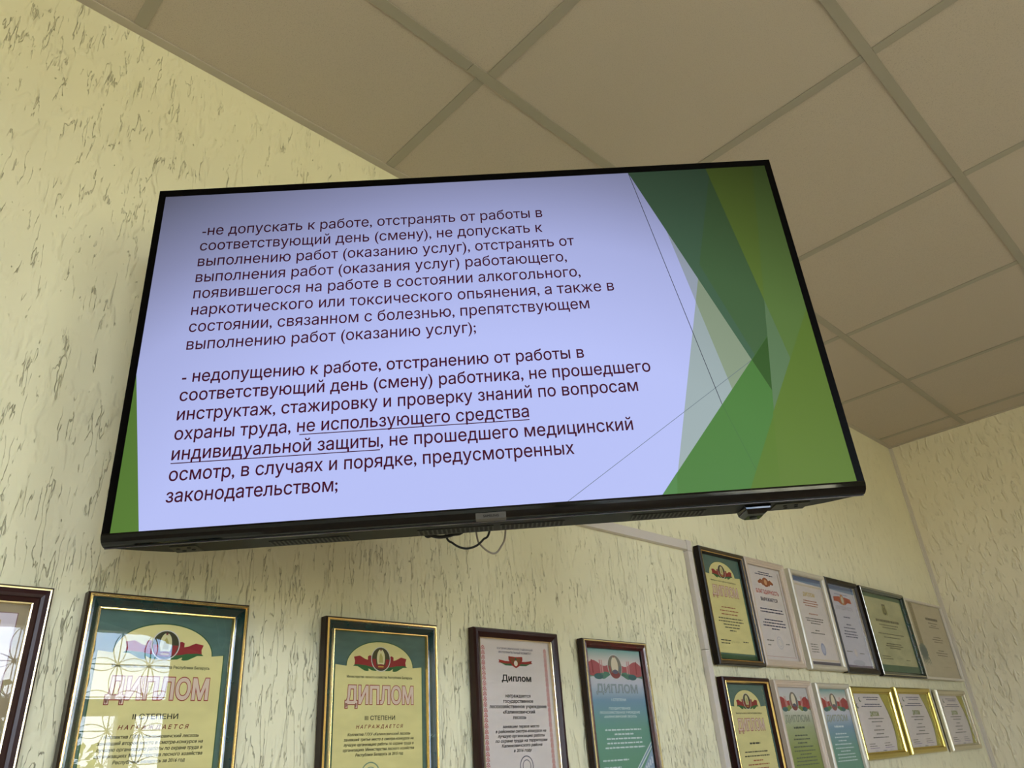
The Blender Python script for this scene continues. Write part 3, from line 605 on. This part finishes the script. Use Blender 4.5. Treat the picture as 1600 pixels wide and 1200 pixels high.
class Sheet:
    """coordinates: u from the centre to the right, d down from the top edge of the sheet"""
    def __init__(s, e, w, h, z, base, name='certificate'):
        s.e, s.w, s.h, s.z = e, w, h, z
        mb = MB(); mb.box((-w/2, -h/2, .0032), (w/2, h/2, z), base); s.sheet = mb.build(name, e)
        s.b = {}
    def mb(s, part):
        return s.b.setdefault(part, MB())
    def P(s, part, pts, c, lay=1):
        a = [(u, s.h/2-d) for u, d in pts]; s.mb(part).poly([(x, y, s.z+.0001*lay) for x, y in ccw(a)], c)
    def R(s, part, u0, d0, u1, d1, c, lay=1): s.P(part, [(u0, d0), (u1, d0), (u1, d1), (u0, d1)], c, lay)
    def T(s, text, u, d, w, h, c, lay=4, part='lettering', **k): text_into(s.mb(part), text, u, s.h/2-d, w, h, c, s.z+.0001*lay, **k)
    def words(s, u, d, w, c, h=.0028, lay=4, seed=0, align='C', part='lettering'):
        r = random.Random(seed+int(d*1e4)); x = u-w/2 if align == 'C' else u; end = x+w
        while x < end-.002:
            q = min(r.uniform(.006, .02), end-x); s.R(part, x, d-h, x+q, d, c, lay)
            for k in range(int(q/.0035)):
                if r.random() < .5: a = x+r.random()*q*.9; s.R(part, a, d-h*1.45 if r.random() < .5 else d, a+.0007, d-h if r.random() < .5 else d+h*.4, c, lay)
            x += q+.0022
    def ell(s, part, u, d, rx, ry, c, lay, a0=0, a1=360, n=28):
        pts = [(u+rx*math.cos(math.radians(a0+(a1-a0)*k/n)), d-ry*math.sin(math.radians(a0+(a1-a0)*k/n))) for k in range(n+(a1-a0 < 360))]
        s.P(part, pts, c, lay)
    def seal(s, u, d, r, c, lay=5):
        for q, col in ((r, c), (r*.9, None), (r*.62, c), (r*.54, None)):
            s.ell('stamp', u, d, q, q, col or s.paper, lay); lay += .3
    def sign(s, u, d, w, c):
        pts = [(u+w*t/14, d+.004*math.sin(t*1.9)*(1-.03*t)) for t in range(15)]
        for a, b in zip(pts[:-1], pts[1:]): s.P('signature', [(a[0], a[1]), (b[0], b[1]), (b[0], b[1]+.0009), (a[0], a[1]+.0009)], c, 5)
    def emblem(s, u, d, w, h, soft=False, full=False):
        """state emblem on a red and green flag ribbon"""
        red, grn = ((150, 70, 84), (70, 120, 100)) if soft else ((140, 26, 34), (36, 92, 44))
        red, grn = ink(*red), ink(*grn); k = 22
        RP = [(190,640),(260,620),(310,605),(350,630),(420,680),(480,700),(480,615),(520,585),(560,600),(575,700),(590,800),(620,880),(500,860),(430,836),(350,830),(280,820),(205,830),(215,740)]
        GP = [(205,830),(280,820),(350,830),(430,836),(500,860),(620,880),(690,945),(650,970),(560,960),(500,915),(490,930),(505,965),(470,980),(410,970),(340,920),(270,870),(175,865)]
        for sgn in (-1, 1):
            for P0, c in ((RP, red), (GP, grn)):
                pts = [(u+sgn*(755-x)/1130*w, d+(y-690)/600*h) for x, y in P0]
                tri = tessellate_polygon([[Vector((a, b, 0)) for a, b in pts]])
                for t in tri: s.P('emblem', [pts[q] for q in t], c, 5)
        e = .17*w if not full else .115*w; ey = h*.5
        s.ell('emblem', u, d-h*.03, e*1.08, ey*1.05, ink(205, 196, 190), 6)
        s.ell('emblem', u, d-h*.03, e, ey*.98, ink(62, 58, 32), 6.3)
        s.P('emblem', [(u-e*.97, d-h*.03), (u-e*.55, d-h*.03), (u-e*.5, d+h*.30), (u-e*.72, d+h*.32)], red, 6.6)
        s.P('emblem', [(u+e*.97, d-h*.03), (u+e*.55, d-h*.03), (u+e*.5, d+h*.30), (u+e*.72, d+h*.32)], red, 6.6)
        s.ell('emblem', u, d-h*.06, e*.45, ey*.78, ink(206, 196, 150), 6.9)
        s.P('emblem', [(u-e*.22, d+h*.12), (u-e*.14, d-h*.20), (u, d-h*.30), (u+e*.2, d-h*.12), (u+e*.24, d+h*.12)], ink(170, 158, 92), 7.2)
        s.P('emblem', [(u+.0012*w/.1*6*math.sin(q*.628)*(1 if q % 2 == 0 else .4)*.35, d-h*.42-.0012*w/.1*6*math.cos(q*.628)*(1 if q % 2 == 0 else .4)*.35) for q in range(10)], ink(110, 30, 40), 7.5)
        s.ell('emblem', u, d+h*.28, e*.62, h*.10, ink(120, 34, 30), 7.5)
        s.R('emblem', u-e*.3, d+h*.26, u+e*.3, d+h*.31, ink(190, 150, 60), 7.8)
    def done(s):
        for k, mb in s.b.items():
            if k == 'certificate_field': mb.build('printed_field', s.sheet)
            else: tag(mb.build(k, s.sheet), kind='stuff' if k in ('lettering', 'title', 'border', 'signature', 'band') else None)

def paper_mat(name, rgb, amt=.06, scale=18., stretch=(1, 3, 1)):
    m = mat(name, rgb, .6, spec=.3); tint_noise(m, amt, scale, stretch); return m
PY = paper_mat('yellow_paper', (216, 202, 142)); PG = paper_mat('green_paper', (78, 104, 98), .12, 30.); PGd = ink(44, 82, 50)
PW = paper_mat('pinkish_white_paper', (214, 200, 200), .03); PLi = ink(205, 196, 205); PTan = paper_mat('tan_paper', (186, 164, 138), .08)
BK = ink(44, 42, 24); RD = ink(150, 44, 40); NV = ink(44, 48, 90); GY = ink(90, 86, 84)

def draw_green(kind):
    def f(e, w, h, z):
        s = Sheet(e, w, h, z, PG); s.paper = PY; F = 'certificate_field'
        xl, xr = -w/2+.008, w/2-.010; aw = .070
        def field(k, c, lay):
            arc = [(-(aw+k)*math.cos(math.pi*t/24), .058-(.042+k)*math.sin(math.pi*t/24)) for t in range(25)]
            s.P(F, [(xl-k, .056-k*.5)]+arc+[(xr+k, .056-k*.5), (xr+k, h-.018+k), (xl-k, h-.018+k)], c, lay)
        field(.0016, PGd, 1); field(0, PY, 2)
        s.emblem(0, .046, .112, .040)
        s.T('Министерство лесного хозяйства Республики Беларусь', 0, .0768, .138, .0040, BK, bold=.020)
        s.T('ДИПЛОМ', 0, .1175, .140, .0275, RD, 4, bold=.062, res=2, part='title'); s.T('ДИПЛОМ', 0, .1175, .140, .0275, ink(214, 186, 172), 5, bold=.030, res=2, part='title')
        s.P('title', [(-.071, .117), (-.066, .117), (-.068, .124), (-.070, .124)], RD, 5); s.P('title', [(-.052, .117), (-.048, .117), (-.049, .124), (-.0505, .124)], RD, 5)
        if kind in (2, 3):
            s.T(('II' if kind == 2 else 'III')+' СТЕПЕНИ', 0, .1435, .062, .0066, BK, bold=.020)
            s.T('Н А Г Р А Ж Д А Е Т С Я', 0, .1565, .096, .0055, ink(120, 36, 22), shear=.25, bold=.018)
            mesto = 'второе' if kind == 2 else 'третье'
            for i, (t, q) in enumerate([('Коллектив ГЛХУ «Калинковичский лесхоз»', .128), ('занявший '+mesto+' место в смотре-конкурсе на', .142), ('лучшую организацию работы по охране труда в', .142), ('организациях Министерства лесного хозяйства', .144), ('Республики Беларусь за %d год' % (2016 if kind == 2 else 2015), .096)]):
                s.T(t, 0, .1675+i*.0077, q, .0033, BK, shear=.22, bold=.020, ref='н')
            s.seal(-.018, .226, .019, ink(120, 142, 120)); s.words(-.062, .245, .07, BK, seed=2, align='L'); s.sign(.0, .245, .04, NV)
        else:
            if kind == 4:
                for i, q in enumerate((.076, .100, .09)): s.words(0, .152+i*.010, q, ink(150, 74, 44), seed=i)
                for i, q in enumerate((.13, .135, .09, .08, .035)): s.words(0, .184+i*.0085, q, BK, seed=9+i)
            else:
                s.words(0, .152, .055, BK, h=.004)
                for i, q in enumerate((.12, .13)): s.words(0, .172+i*.010, q, BK, seed=i)
                for i, q in enumerate((.05, .11, .095, .11)): s.words(0, .193+i*.0095, q, ink(150, 74, 44), seed=9+i)
            s.words(-.075, .246, .055, BK, align='L'); s.words(-.075, .254, .045, BK, align='L'); s.sign(-.02, .247, .045, BK); s.words(.045, .247, .03, BK, align='L')
        s.R(F, -w/2+.002, h-.014, w/2-.002, h-.002, PGd, 1)
        s.done()
    return f
def draw_red(e, w, h, z):
    s = Sheet(e, w, h, z, PW); s.paper = PW; OR = ink(176, 66, 66)
    for sg in (-1, 1):
        x = sg*(w/2-.0145); d = .014; k = 0
        while d < h-.014:
            s.P('border', [(x, d), (x+.0044, d+.0032), (x, d+.0064), (x-.0044, d+.0032)], OR, 1)
            s.P('border', [(x, d+.0017), (x+.0022, d+.0032), (x, d+.0047), (x-.0022, d+.0032)], PW, 2)
            for q in (-1, 1): s.P('border', [(x+q*.0046, d+.0046), (x+q*.0015, d+.0068), (x+q*.0046, d+.0090)], OR, 1)
            s.R('border', x-.0012, d+.0066, x+.0012, d+.0088, OR, 1); d += .0092; k += 1
            if k % 4 == 0: s.R('border', x-.0042, d-.0002, x+.0042, d+.0008, OR, 1); d += .0018
    s.T('КАЛИНКОВИЧСКИЙ РАЙОННЫЙ', .001, .0205, .103, .0042, NV); s.T('ИСПОЛНИТЕЛЬНЫЙ КОМИТЕТ', .001, .0275, .094, .0042, NV)
    red, grn = ink(150, 34, 30), ink(50, 96, 60)
    for sg in (-1, 1):
        s.P('emblem', [(sg*.010, .043), (sg*.030, .0425), (sg*.048, .0400), (sg*.046, .0440), (sg*.050, .0455), (sg*.030, .0490), (sg*.010, .0500)], red, 4)
        s.P('emblem', [(sg*.012, .0470), (sg*.030, .0475), (sg*.046, .0450), (sg*.030, .0510), (sg*.010, .0515)], grn, 5)
        s.P('emblem', [(sg*.0, .0340), (sg*.020, .0330), (sg*.020, .0400), (sg*.010, .0515), (0, .0560)], red, 6)
        s.P('emblem', [(sg*.004, .0370), (sg*.016, .0360), (sg*.013, .0440), (sg*.006, .0490)], ink(120, 70, 34), 7)
    s.ell('emblem', 0, .0465, .0052, .0055, ink(210, 200, 188), 8); s.ell('emblem', 0, .0385, .003, .003, ink(50, 96, 60), 8)
    B2 = ink(34, 28, 30)
    s.T('Диплом', 0, .0810, .083, .0118, B2, bold=.03)
    for t, d, q in (('награждается', .1115, .070), ('государственное', .1215, .084), ('лесохозяйственное учреждение', .1315, .160), ('«Калинковичский', .1415, .090), ('лесхоз»', .1515, .037)):
        s.T(t, .001, d, q, .0047, B2, bold=.022, ref='н')
    for t, d, q in (('занявшее первое место', .1675, .102), ('в районном смотре-конкурсе на', .1760, .141), ('лучшую организацию работы', .1845, .131), ('по охране труда на территории', .1930, .144), ('Калинковичского района', .2015, .112), ('в 2016 году', .2105, .050)):
        s.T(t, .004, d, q, .0040, B2, bold=.022, shear=.25, ref='н')
    s.seal(.012, .236, .0185, ink(84, 80, 100)); s.words(-.062, .255, .05, B2, align='L'); s.words(.03, .255, .03, B2, align='L')
    s.done()
def grad_mat(name, stops):
    m = mat(name, (200, 200, 200), .6, spec=.3); nt = m.node_tree; tc = N(nt, 'ShaderNodeTexCoord'); sp = N(nt, 'ShaderNodeSeparateXYZ')
    r = ramp(nt, [(p, lin(c)) for p, c in stops]); nt.links.new(tc.outputs['Generated'], sp.inputs[0]); nt.links.new(sp.outputs['Y'], r.inputs[0])
    nt.links.new(r.outputs[0], nt.nodes['Principled BSDF'].inputs['Base Color']); return m
G_blue = grad_mat('blue_green_print', [(0, (96, 142, 112)), (.42, (104, 150, 136)), (.62, (118, 150, 176)), (.74, (190, 190, 206)), (.9, (214, 200, 198)), (1, (110, 160, 160))])
G_lime = grad_mat('lime_print', [(0, (118, 132, 56)), (.40, (140, 148, 80)), (.62, (164, 168, 128)), (.8, (200, 196, 190)), (1, (196, 190, 196))])
def draw_flag(G, ink2, green_col, corner=False, title='ДИПЛОМ', readable=True):
    def f(e, w, h, z):
        s = Sheet(e, w, h, z, G); s.paper = ink(214, 204, 204); grn = ink(*green_col); k = 30
        red = ink(168, 84, 92) if corner else ink(164, 52, 56)
        top, mid, bot = [], [], []
        for i in range(k+1):
            t = i/k*2-1; u = t*(w/2-.002); q = .006*math.cos(t*8)-.004*math.cos(t*3)
            top.append((u, .030-q+.010*abs(t)**2)); mid.append((u, .056+.6*q)); bot.append((u, .0640-.010*abs(math.cos(t*3.6))+.010*abs(t)))
        s.P('flag', top+mid[::-1], red, 2); s.P('flag', mid+bot[::-1], grn, 2.4)
        for sg in (-1, 1):
            for x, c in ((.045, (198, 150, 150)), (.052, (190, 130, 134)), (.080, (140, 52, 60))): s.P('flag', [(sg*x, .026), (sg*(x+.004), .026), (sg*(x+.002), .055), (sg*(x-.002), .055)], ink(*c), 3)
            s.ell('flag', sg*.062, .062, .016, .0065, ink(60, 100, 104), 3)
        E_ = 'emblem'
        s.ell(E_, 0, .040, .0265, .0275, ink(206, 196, 196), 4); s.ell(E_, 0, .040, .0250, .0262, ink(122, 116, 106), 4.3)
        s.ell(E_, 0, .0375, .0125, .0195, ink(216, 200, 178), 4.6); s.ell(E_, 0, .0575, .0165, .0075, ink(140, 70, 72), 4.9); s.ell(E_, 0, .0510, .0100, .0050, ink(96, 92, 112), 5.2)
        s.P(E_, [(-.023, .038), (-.017, .038), (-.014, .055), (-.018, .057)], ink(150, 76, 80), 4.9); s.P(E_, [(.023, .038), (.017, .038), (.014, .055), (.018, .057)], ink(96, 110, 120), 4.9)
        s.P(E_, [(.003*math.sin(q*.628)*(1 if q % 2 == 0 else .4), .018-.003*math.cos(q*.628)*(1 if q % 2 == 0 else .4)) for q in range(10)], ink(150, 60, 66), 5)
        D = ink(74, 88, 96) if corner else ink(86, 88, 70)
        s.T(title, 0, .0965, .150, .0180, D, 4, bold=.022, res=2, part='title'); s.T(title, 0, .0965, .150, .0180, ink(160, 170, 176) if corner else ink(176, 178, 160), 5, bold=-.010, res=2, part='title')
        c = ink(*ink2)
        if readable:
            s.T('I СТЕПЕНИ', 0, .1140, .052, .0052, c, bold=.02)
            for t, d, q in (('ГОСУДАРСТВЕННОЕ', .1320, .078), ('ЛЕСОХОЗЯЙСТВЕННОЕ УЧРЕЖДЕНИЕ', .1405, .146), ('«КАЛИНКОВИЧСКИЙ ЛЕСХОЗ»', .1490, .118)): s.T(t, 0, d, q, .0046, c, bold=.02)
        else:
            s.words(0, .1150, .070, c, h=.005)
            for i, q in enumerate((.078, .10, .06, .12)): s.words(0, .135+i*.010, q, c, seed=i, h=.0034)
        for i, q in enumerate((.130, .068, .126, .126, .142)): s.words(.004, .1755+i*.0090, q, c, seed=i+3, h=.0030)
        s.words(-.08, .236, .09, c, align='L'); s.words(-.08, .250, .06, c, align='L')
        if corner:
            s.P('ribbon', [(w/2-.002, .200), (w/2-.002, .212), (w/2-.062, .262), (w/2-.076, .262)], ink(206, 212, 216), 6)
            s.P('ribbon', [(w/2-.002, .2035), (w/2-.002, .2085), (w/2-.065, .260), (w/2-.070, .260)], ink(120, 150, 170), 7)
            s.P('ribbon', [(w/2-.002, .215), (w/2-.002, .262), (w/2-.050, .262)], ink(150, 166, 190), 6)
            for q in range(4): s.R('ribbon', w/2-.010-q*.008, .232+q*.006, w/2-.005-q*.008, .246+q*.004, ink(210, 214, 224), 7)
        s.done()
    return f
def draw_thanks(e, w, h, z):
    s = Sheet(e, w, h, z, PW); s.paper = PW
    for q, c in ((.010, (150, 96, 80)), (.0135, (176, 90, 84))):
        k = .0009
        s.R('border', -w/2+q, .012, -w/2+q+k, h-.012, ink(*c), 1); s.R('border', w/2-q-k, .012, w/2-q, h-.012, ink(*c), 1); s.R('border', -w/2+q, h-.012-k, w/2-q, h-.012, ink(*c), 1)
    s.R('border', w/2-.0175, .014, w/2-.0155, h-.016, ink(120, 140, 110), 1)
    s.words(0, .020, .07, NV, h=.003); s.words(0, .027, .115, NV, h=.003)
    OR = ink(158, 84, 52)
    for sg in (-1, 1): s.P('emblem', [(sg*.012, .046), (sg*.030, .040), (sg*.050, .050), (sg*.044, .056), (sg*.030, .054), (sg*.018, .062)], OR, 4)
    s.ell('emblem', 0, .049, .021, .015, OR, 5); s.ell('emblem', 0, .049, .009, .009, ink(206, 150, 110), 6)
    s.T('БЛАГОДАРНОСТЬ', 0, .0870, .142, .0125, ink(190, 74, 80), bold=.02, part='title'); s.T('ВЫРАЖАЕТСЯ', 0, .1100, .105, .0105, ink(60, 54, 84), bold=.03, part='title')
    for i, (d, q) in enumerate(((.137, .14), (.146, .145), (.170, .115), (.179, .14), (.188, .145), (.197, .05))): s.words(0, d, q, NV, seed=i, h=.0034)
    s.words(-.070, .232, .042, GY, align='L'); s.words(-.070, .246, .02, GY, align='L'); s.seal(.008, .236, .019, ink(176, 172, 190)); s.words(.045, .240, .024, GY, align='L')
    s.done()
def draw_blue_top(kind):
    def f(e, w, h, z):
        s = Sheet(e, w, h, z, PW if kind == 1 else paper_mat('lilac_white_paper', (196, 190, 206), .03)); s.paper = PW
        s.R('band', -w/2+.002, .002, w/2-.002, .018, ink(84, 100, 138), 1); s.P('band', [(-w/2+.002, .018), (w/2-.002, .012), (w/2-.002, .024), (0, .022)], ink(120, 138, 168), 2)
        if kind == 1:
            for q in (0, .003): 
                c = ink(196, 166, 96); k = .0011
                s.R('border', -w/2+.006+q, .028+q, w/2-.006-q, .028+q+k, c, 1); s.R('border', -w/2+.006+q, h-.016-q, w/2-.006-q, h-.016-q+k, c, 1); s.R('border', -w/2+.006+q, .028+q, -w/2+.006+q+k, h-.016-q, c, 1); s.R('border', w/2-.006-q-k, .028+q, w/2-.006-q, h-.016-q, c, 1)
            s.R('band', -w/2+.002, h-.012, w/2-.002, h-.002, ink(96, 88, 100), 1)
            s.T('ДИПЛОМ', 0, .066, .085, .0125, ink(206, 176, 116), bold=.03, part='title')
            RL = ink(178, 112, 96)
            for i, (d, q) in enumerate(((.084, .10), (.092, .11), (.100, .09), (.128, .065))): s.words(0, d, q, RL, seed=i, h=.0032)
            for i, (d, q) in enumerate(((.143, .13), (.151, .12), (.159, .07), (.182, .03), (.191, .10))): s.words(0, d, q, GY, seed=i, h=.0030)
            for i in range(4): s.words(-.075, .228+i*.008, .05, GY, seed=i, align='L', h=.0024)
            s.ell('stamp', .012, .240, .016, .020, ink(150, 152, 186), 3); s.ell('stamp', .012, .240, .011, .014, ink(176, 176, 200), 4)
        else:
            OR = ink(168, 72, 48)
            for sg in (-1, 1): s.P('emblem', [(0, .044), (sg*.025, .040), (sg*.070, .044), (sg*.074, .060), (sg*.040, .060), (sg*.012, .070)], OR, 4); 
            s.ell('emblem', 0, .051, .016, .020, ink(176, 120, 70), 5); s.ell('emblem', 0, .051, .010, .013, ink(196, 186, 176), 6)
            s.words(0, .034, .11, ink(120, 124, 160), h=.0028)
            s.T('БЛАГОДАРНОСТЬ', 0, .088, .140, .0125, ink(150, 144, 160), bold=.0, part='title')
            for i, (d, q) in enumerate(((.116, .055), (.142, .04), (.154, .095), (.166, .10), (.176, .115), (.185, .10))): s.words(0, d, q, NV, seed=i, h=.0034)
            s.words(-.075, .236, .05, GY, align='L'); s.words(.03, .240, .04, GY, align='L'); s.seal(-.002, .238, .015, ink(176, 172, 196)); s.R('band', -w/2+.002, h-.010, w/2-.002, h-.002, ink(110, 96, 120), 1)
            s.ell('stamp', .005, .272, .050, .010, ink(176, 172, 190), 2)
        s.done()
    return f
def draw_olive(e, w, h, z):
    s = Sheet(e, w, h, z, ink(60, 92, 66)); s.paper = ink(186, 178, 110); f_ = paper_mat('olive_paper', (178, 172, 134), .14, 9.)
    s.R('certificate_field', -w/2+.014, .016, w/2-.014, h-.026, f_, 1); c = ink(84, 78, 52); t = ink(150, 142, 84)
    s.R('border', -w/2+.020, .020, -w/2+.022, h-.030, t, 2); s.R('border', w/2-.022, .020, w/2-.020, h-.030, t, 2)
    for pts in ([(-.016, .036), (.016, .036), (.016, .072), (0, .080), (-.016, .072)],): s.P('emblem', pts, c, 4)
    s.P('emblem', [(-.011, .044), (0, .040), (.011, .044), (.008, .066), (0, .072), (-.008, .066)], t, 5); s.P('emblem', [(-.004, .050), (.004, .050), (.002, .064), (-.002, .064)], c, 6)
    for sg in (-1, 1): s.P('emblem', [(sg*.018, .056), (sg*.026, .050), (sg*.024, .074), (sg*.010, .082)], t, 4)
    s.words(0, .108, .23, c, h=.009, part='title')
    for i, (d, q) in enumerate(((.121, .19), (.131, .14), (.155, .25), (.168, .16), (.192, .15), (.200, .17), (.208, .11))): s.words(0, d, q, c, seed=i, h=.0036)
    s.words(-.15, .240, .08, c, align='L'); s.words(-.15, .249, .10, c, align='L'); s.sign(-.02, .243, .06, GY); s.words(.08, .249, .04, c, align='L')
    s.done()
def draw_beige(e, w, h, z):
    s = Sheet(e, w, h, z, paper_mat('beige_paper', (196, 180, 154), .05)); s.paper = ink(176, 160, 132); c = ink(92, 78, 62)
    rb = ink(150, 132, 100); s.R('ribbon', -w/2+.050, .004, -w/2+.095, .190, rb, 1)
    for k in range(9):
        d = .010+k*.020; s.ell('ribbon', -w/2+.0725, d, .012, .008, ink(126, 110, 86), 2); s.ell('ribbon', -w/2+.0725, d, .006, .004, rb, 3)
    G2 = ink(100, 108, 100); u0, d0 = -w/2+.072, .205
    s.P('stamp', [(u0+(.046 if q % 2 == 0 else .039)*math.cos(q*math.pi/16), d0+(.036 if q % 2 == 0 else .030)*math.sin(q*math.pi/16)) for q in range(32)], G2, 4)
    s.ell('stamp', u0, d0, .028, .022, ink(84, 94, 90), 5)
    for k in range(5): s.P('stamp', [(u0-.034+k*.016, .228), (u0-.022+k*.016, .228), (u0-.024+k*.018, .256+.006*(k % 2)), (u0-.031+k*.018, .250)], G2, 3)
    s.words(.07, .066, .15, c, h=.010, part='title')
    for i, (d, q) in enumerate(((.080, .11), (.090, .06), (.098, .12), (.140, .09), (.150, .13), (.160, .10), (.196, .07), (.206, .14), (.216, .12))): s.words(.07, d, q, c, seed=i, h=.0032)
    s.sign(.04, .262, .09, c); s.done()
def draw_land(e, w, h, z):
    YL = paper_mat('olive_gold_print', (170, 156, 60), .06); s = Sheet(e, w, h, z, YL); s.paper = PW; k = 16
    edge = [(w*.5*(.38+.50*math.sin(.35+t/k*1.9)-.06), h*t/k*.992+.001) for t in range(k+1)]
    s.P('certificate_field', [(-w/2+.001, .001)]+edge+[(-w/2+.001, h-.001)], PW, 1)
    s.P('certificate_field', [(u, d) for u, d in edge]+[(u+.012*math.sin(math.pi*t/k), d) for t, (u, d) in list(enumerate(edge))[::-1]], ink(128, 122, 50), 1.5)
    for u, d in ((-w*.30, .020), (-w*.40, .040)):
        s.ell('emblem', u, d, .010, .008, ink(70, 84, 74), 2); s.ell('emblem', u+.003, d-.001, .007, .006, PW, 3); s.ell('emblem', u-.001, d+.003, .003, .002, ink(80, 110, 80), 4)
    for i, (d, q, u) in enumerate(((.014, .13, .0), (.021, .095, .005), (.036, .13, .0), (.043, .17, -.01))): s.words(u, d, q, NV, seed=i, h=.0028)
    s.T('ДИПЛОМ', -.005, .072, .072, .0135, ink(120, 128, 50), bold=.05, part='title')
    for i, (d, q) in enumerate(((.082, .13), (.092, .09), (.106, .04), (.118, .085), (.130, .06), (.141, .13))): s.words(0, d, q, GY, seed=i, h=.0030)
    PV = ink(110, 90, 140)
    for u in (-.11, .015):
        s.words(u, .159, .05, GY, align='L', h=.0022); s.words(u, .166, .06, GY, align='L', h=.0022); s.words(u, .172, .075, PV, align='L', h=.0018); s.sign(u+.03, .178, .03, PV)
    s.words(-.01, .181, .03, GY, align='L', h=.0022); s.done()
def draw_photo(e, w, h, z):
    s = Sheet(e, w, h, z, ink(150, 132, 108)); s.paper = PTan
    s.R('border', -w/2+.012, .012, w/2-.012, h-.012, ink(122, 84, 88), 1); s.R('border', -w/2+.0132, .0132, w/2-.0132, h-.0132, ink(206, 192, 206), 2)
    s.R('certificate_field', -w/2+.030, .022, w/2-.030, h-.022, PTan, 3)
    s.ell('lettering', -.038+.08, .052, .004, .005, ink(70, 56, 50), 4); s.ell('lettering', .040, .098, .004, .005, ink(70, 56, 50), 4)
    s.words(0, .070, .08, ink(90, 76, 66), h=.003); s.words(0, .116, .09, ink(90, 76, 66), h=.003)
    s.done()

G1_, G2_, G3_ = 'diplomas in a row under the television', 'certificates in the upper row right of the duct', 'certificates in the lower row right of the duct'
frame(-3.948, -1.097, .238, .330, 'cocoa', draw_photo, 'dark brown frame with two pale beads around a tan sheet, cut by the left edge', G1_, cat='framed certificate', name='framed_certificate')
frame(-3.667, -1.096, .236, .330, 'green', draw_green(2), 'green lacquered frame with gilt beads whose glass mirrors a grilled window', G1_)
frame(-3.292, -1.101, .240, .330, 'green', draw_green(3), 'green lacquered frame with gilt beads around a clear yellow third degree diploma', G1_)
frame(-2.959, -1.097, .243, .330, 'plainc', draw_red, 'dark chocolate frame around a white diploma with red ornament columns', G1_)
frame(-2.633, -1.100, .239, .330, 'cherry', draw_flag(G_blue, (206, 216, 222), (84, 128, 112), True), 'cherry frame with pale outer bead around a blue to green diploma', G1_)
frame(-2.072, -.808, .251, .329, 'olive', draw_green(4), 'olive brown frame with thin gilt bead around a yellow diploma, upper row beside the duct', G2_)
frame(-1.812, -.806, .251, .326, 'cream', draw_thanks, 'pinkish cream frame around a letter of thanks with a red title', G2_, cat='framed certificate', name='framed_certificate')
frame(-1.526, -.810, .262, .323, 'ivory', draw_blue_top(1), 'ivory silver frame around a white certificate with a blue band and golden border', G2_, cat='framed certificate', name='framed_certificate')
frame(-1.262, -.809, .272, .327, 'black', draw_blue_top(2), 'black brown frame around a lilac white certificate with an orange red emblem', G2_, cat='framed certificate', name='framed_certificate')
frame(-.962, -.809, .438, .330, 'greens', draw_olive, 'wide dark frame with green inner band around an olive yellow letter', G2_, cat='framed certificate', name='framed_certificate')
frame(-.515, -.815, .447, .325, 'beech', draw_beige, 'wide pale beech frame with beige sheet and round grey rosette, next to the room corner', G2_, cat='framed certificate', name='framed_certificate')
frame(-2.074, -1.168, .252, .330, 'cherryg', draw_green(5), 'dark cherry frame with bright gilt bead around a yellow diploma, lower row', G3_)
frame(-1.792, -1.170, .232, .328, 'cream', draw_flag(G_lime, (92, 98, 84), (126, 138, 66), False, readable=False), 'cream frame around a diploma fading from white to lime green', G3_)
frame(-1.530, -1.174, .242, .328, 'ivory', draw_flag(G_blue, (206, 216, 222), (84, 128, 84), False, readable=False), 'ivory silver frame around a small blue green diploma, left of the golden metal frames', G3_)
frame(-1.284, -1.179, .356, .227, 'gold', draw_land, 'golden metal frame around a white and olive diploma, left of the two golden ones', G3_)
frame(-.895, -1.176, .355, .227, 'gold', draw_land, 'golden metal frame around a white and olive diploma, just left of the silver frame', G3_)
frame(-.470, -1.179, .350, .227, 'silver', draw_land, 'silver metal frame around a white and olive diploma, last of the lower row', G3_)
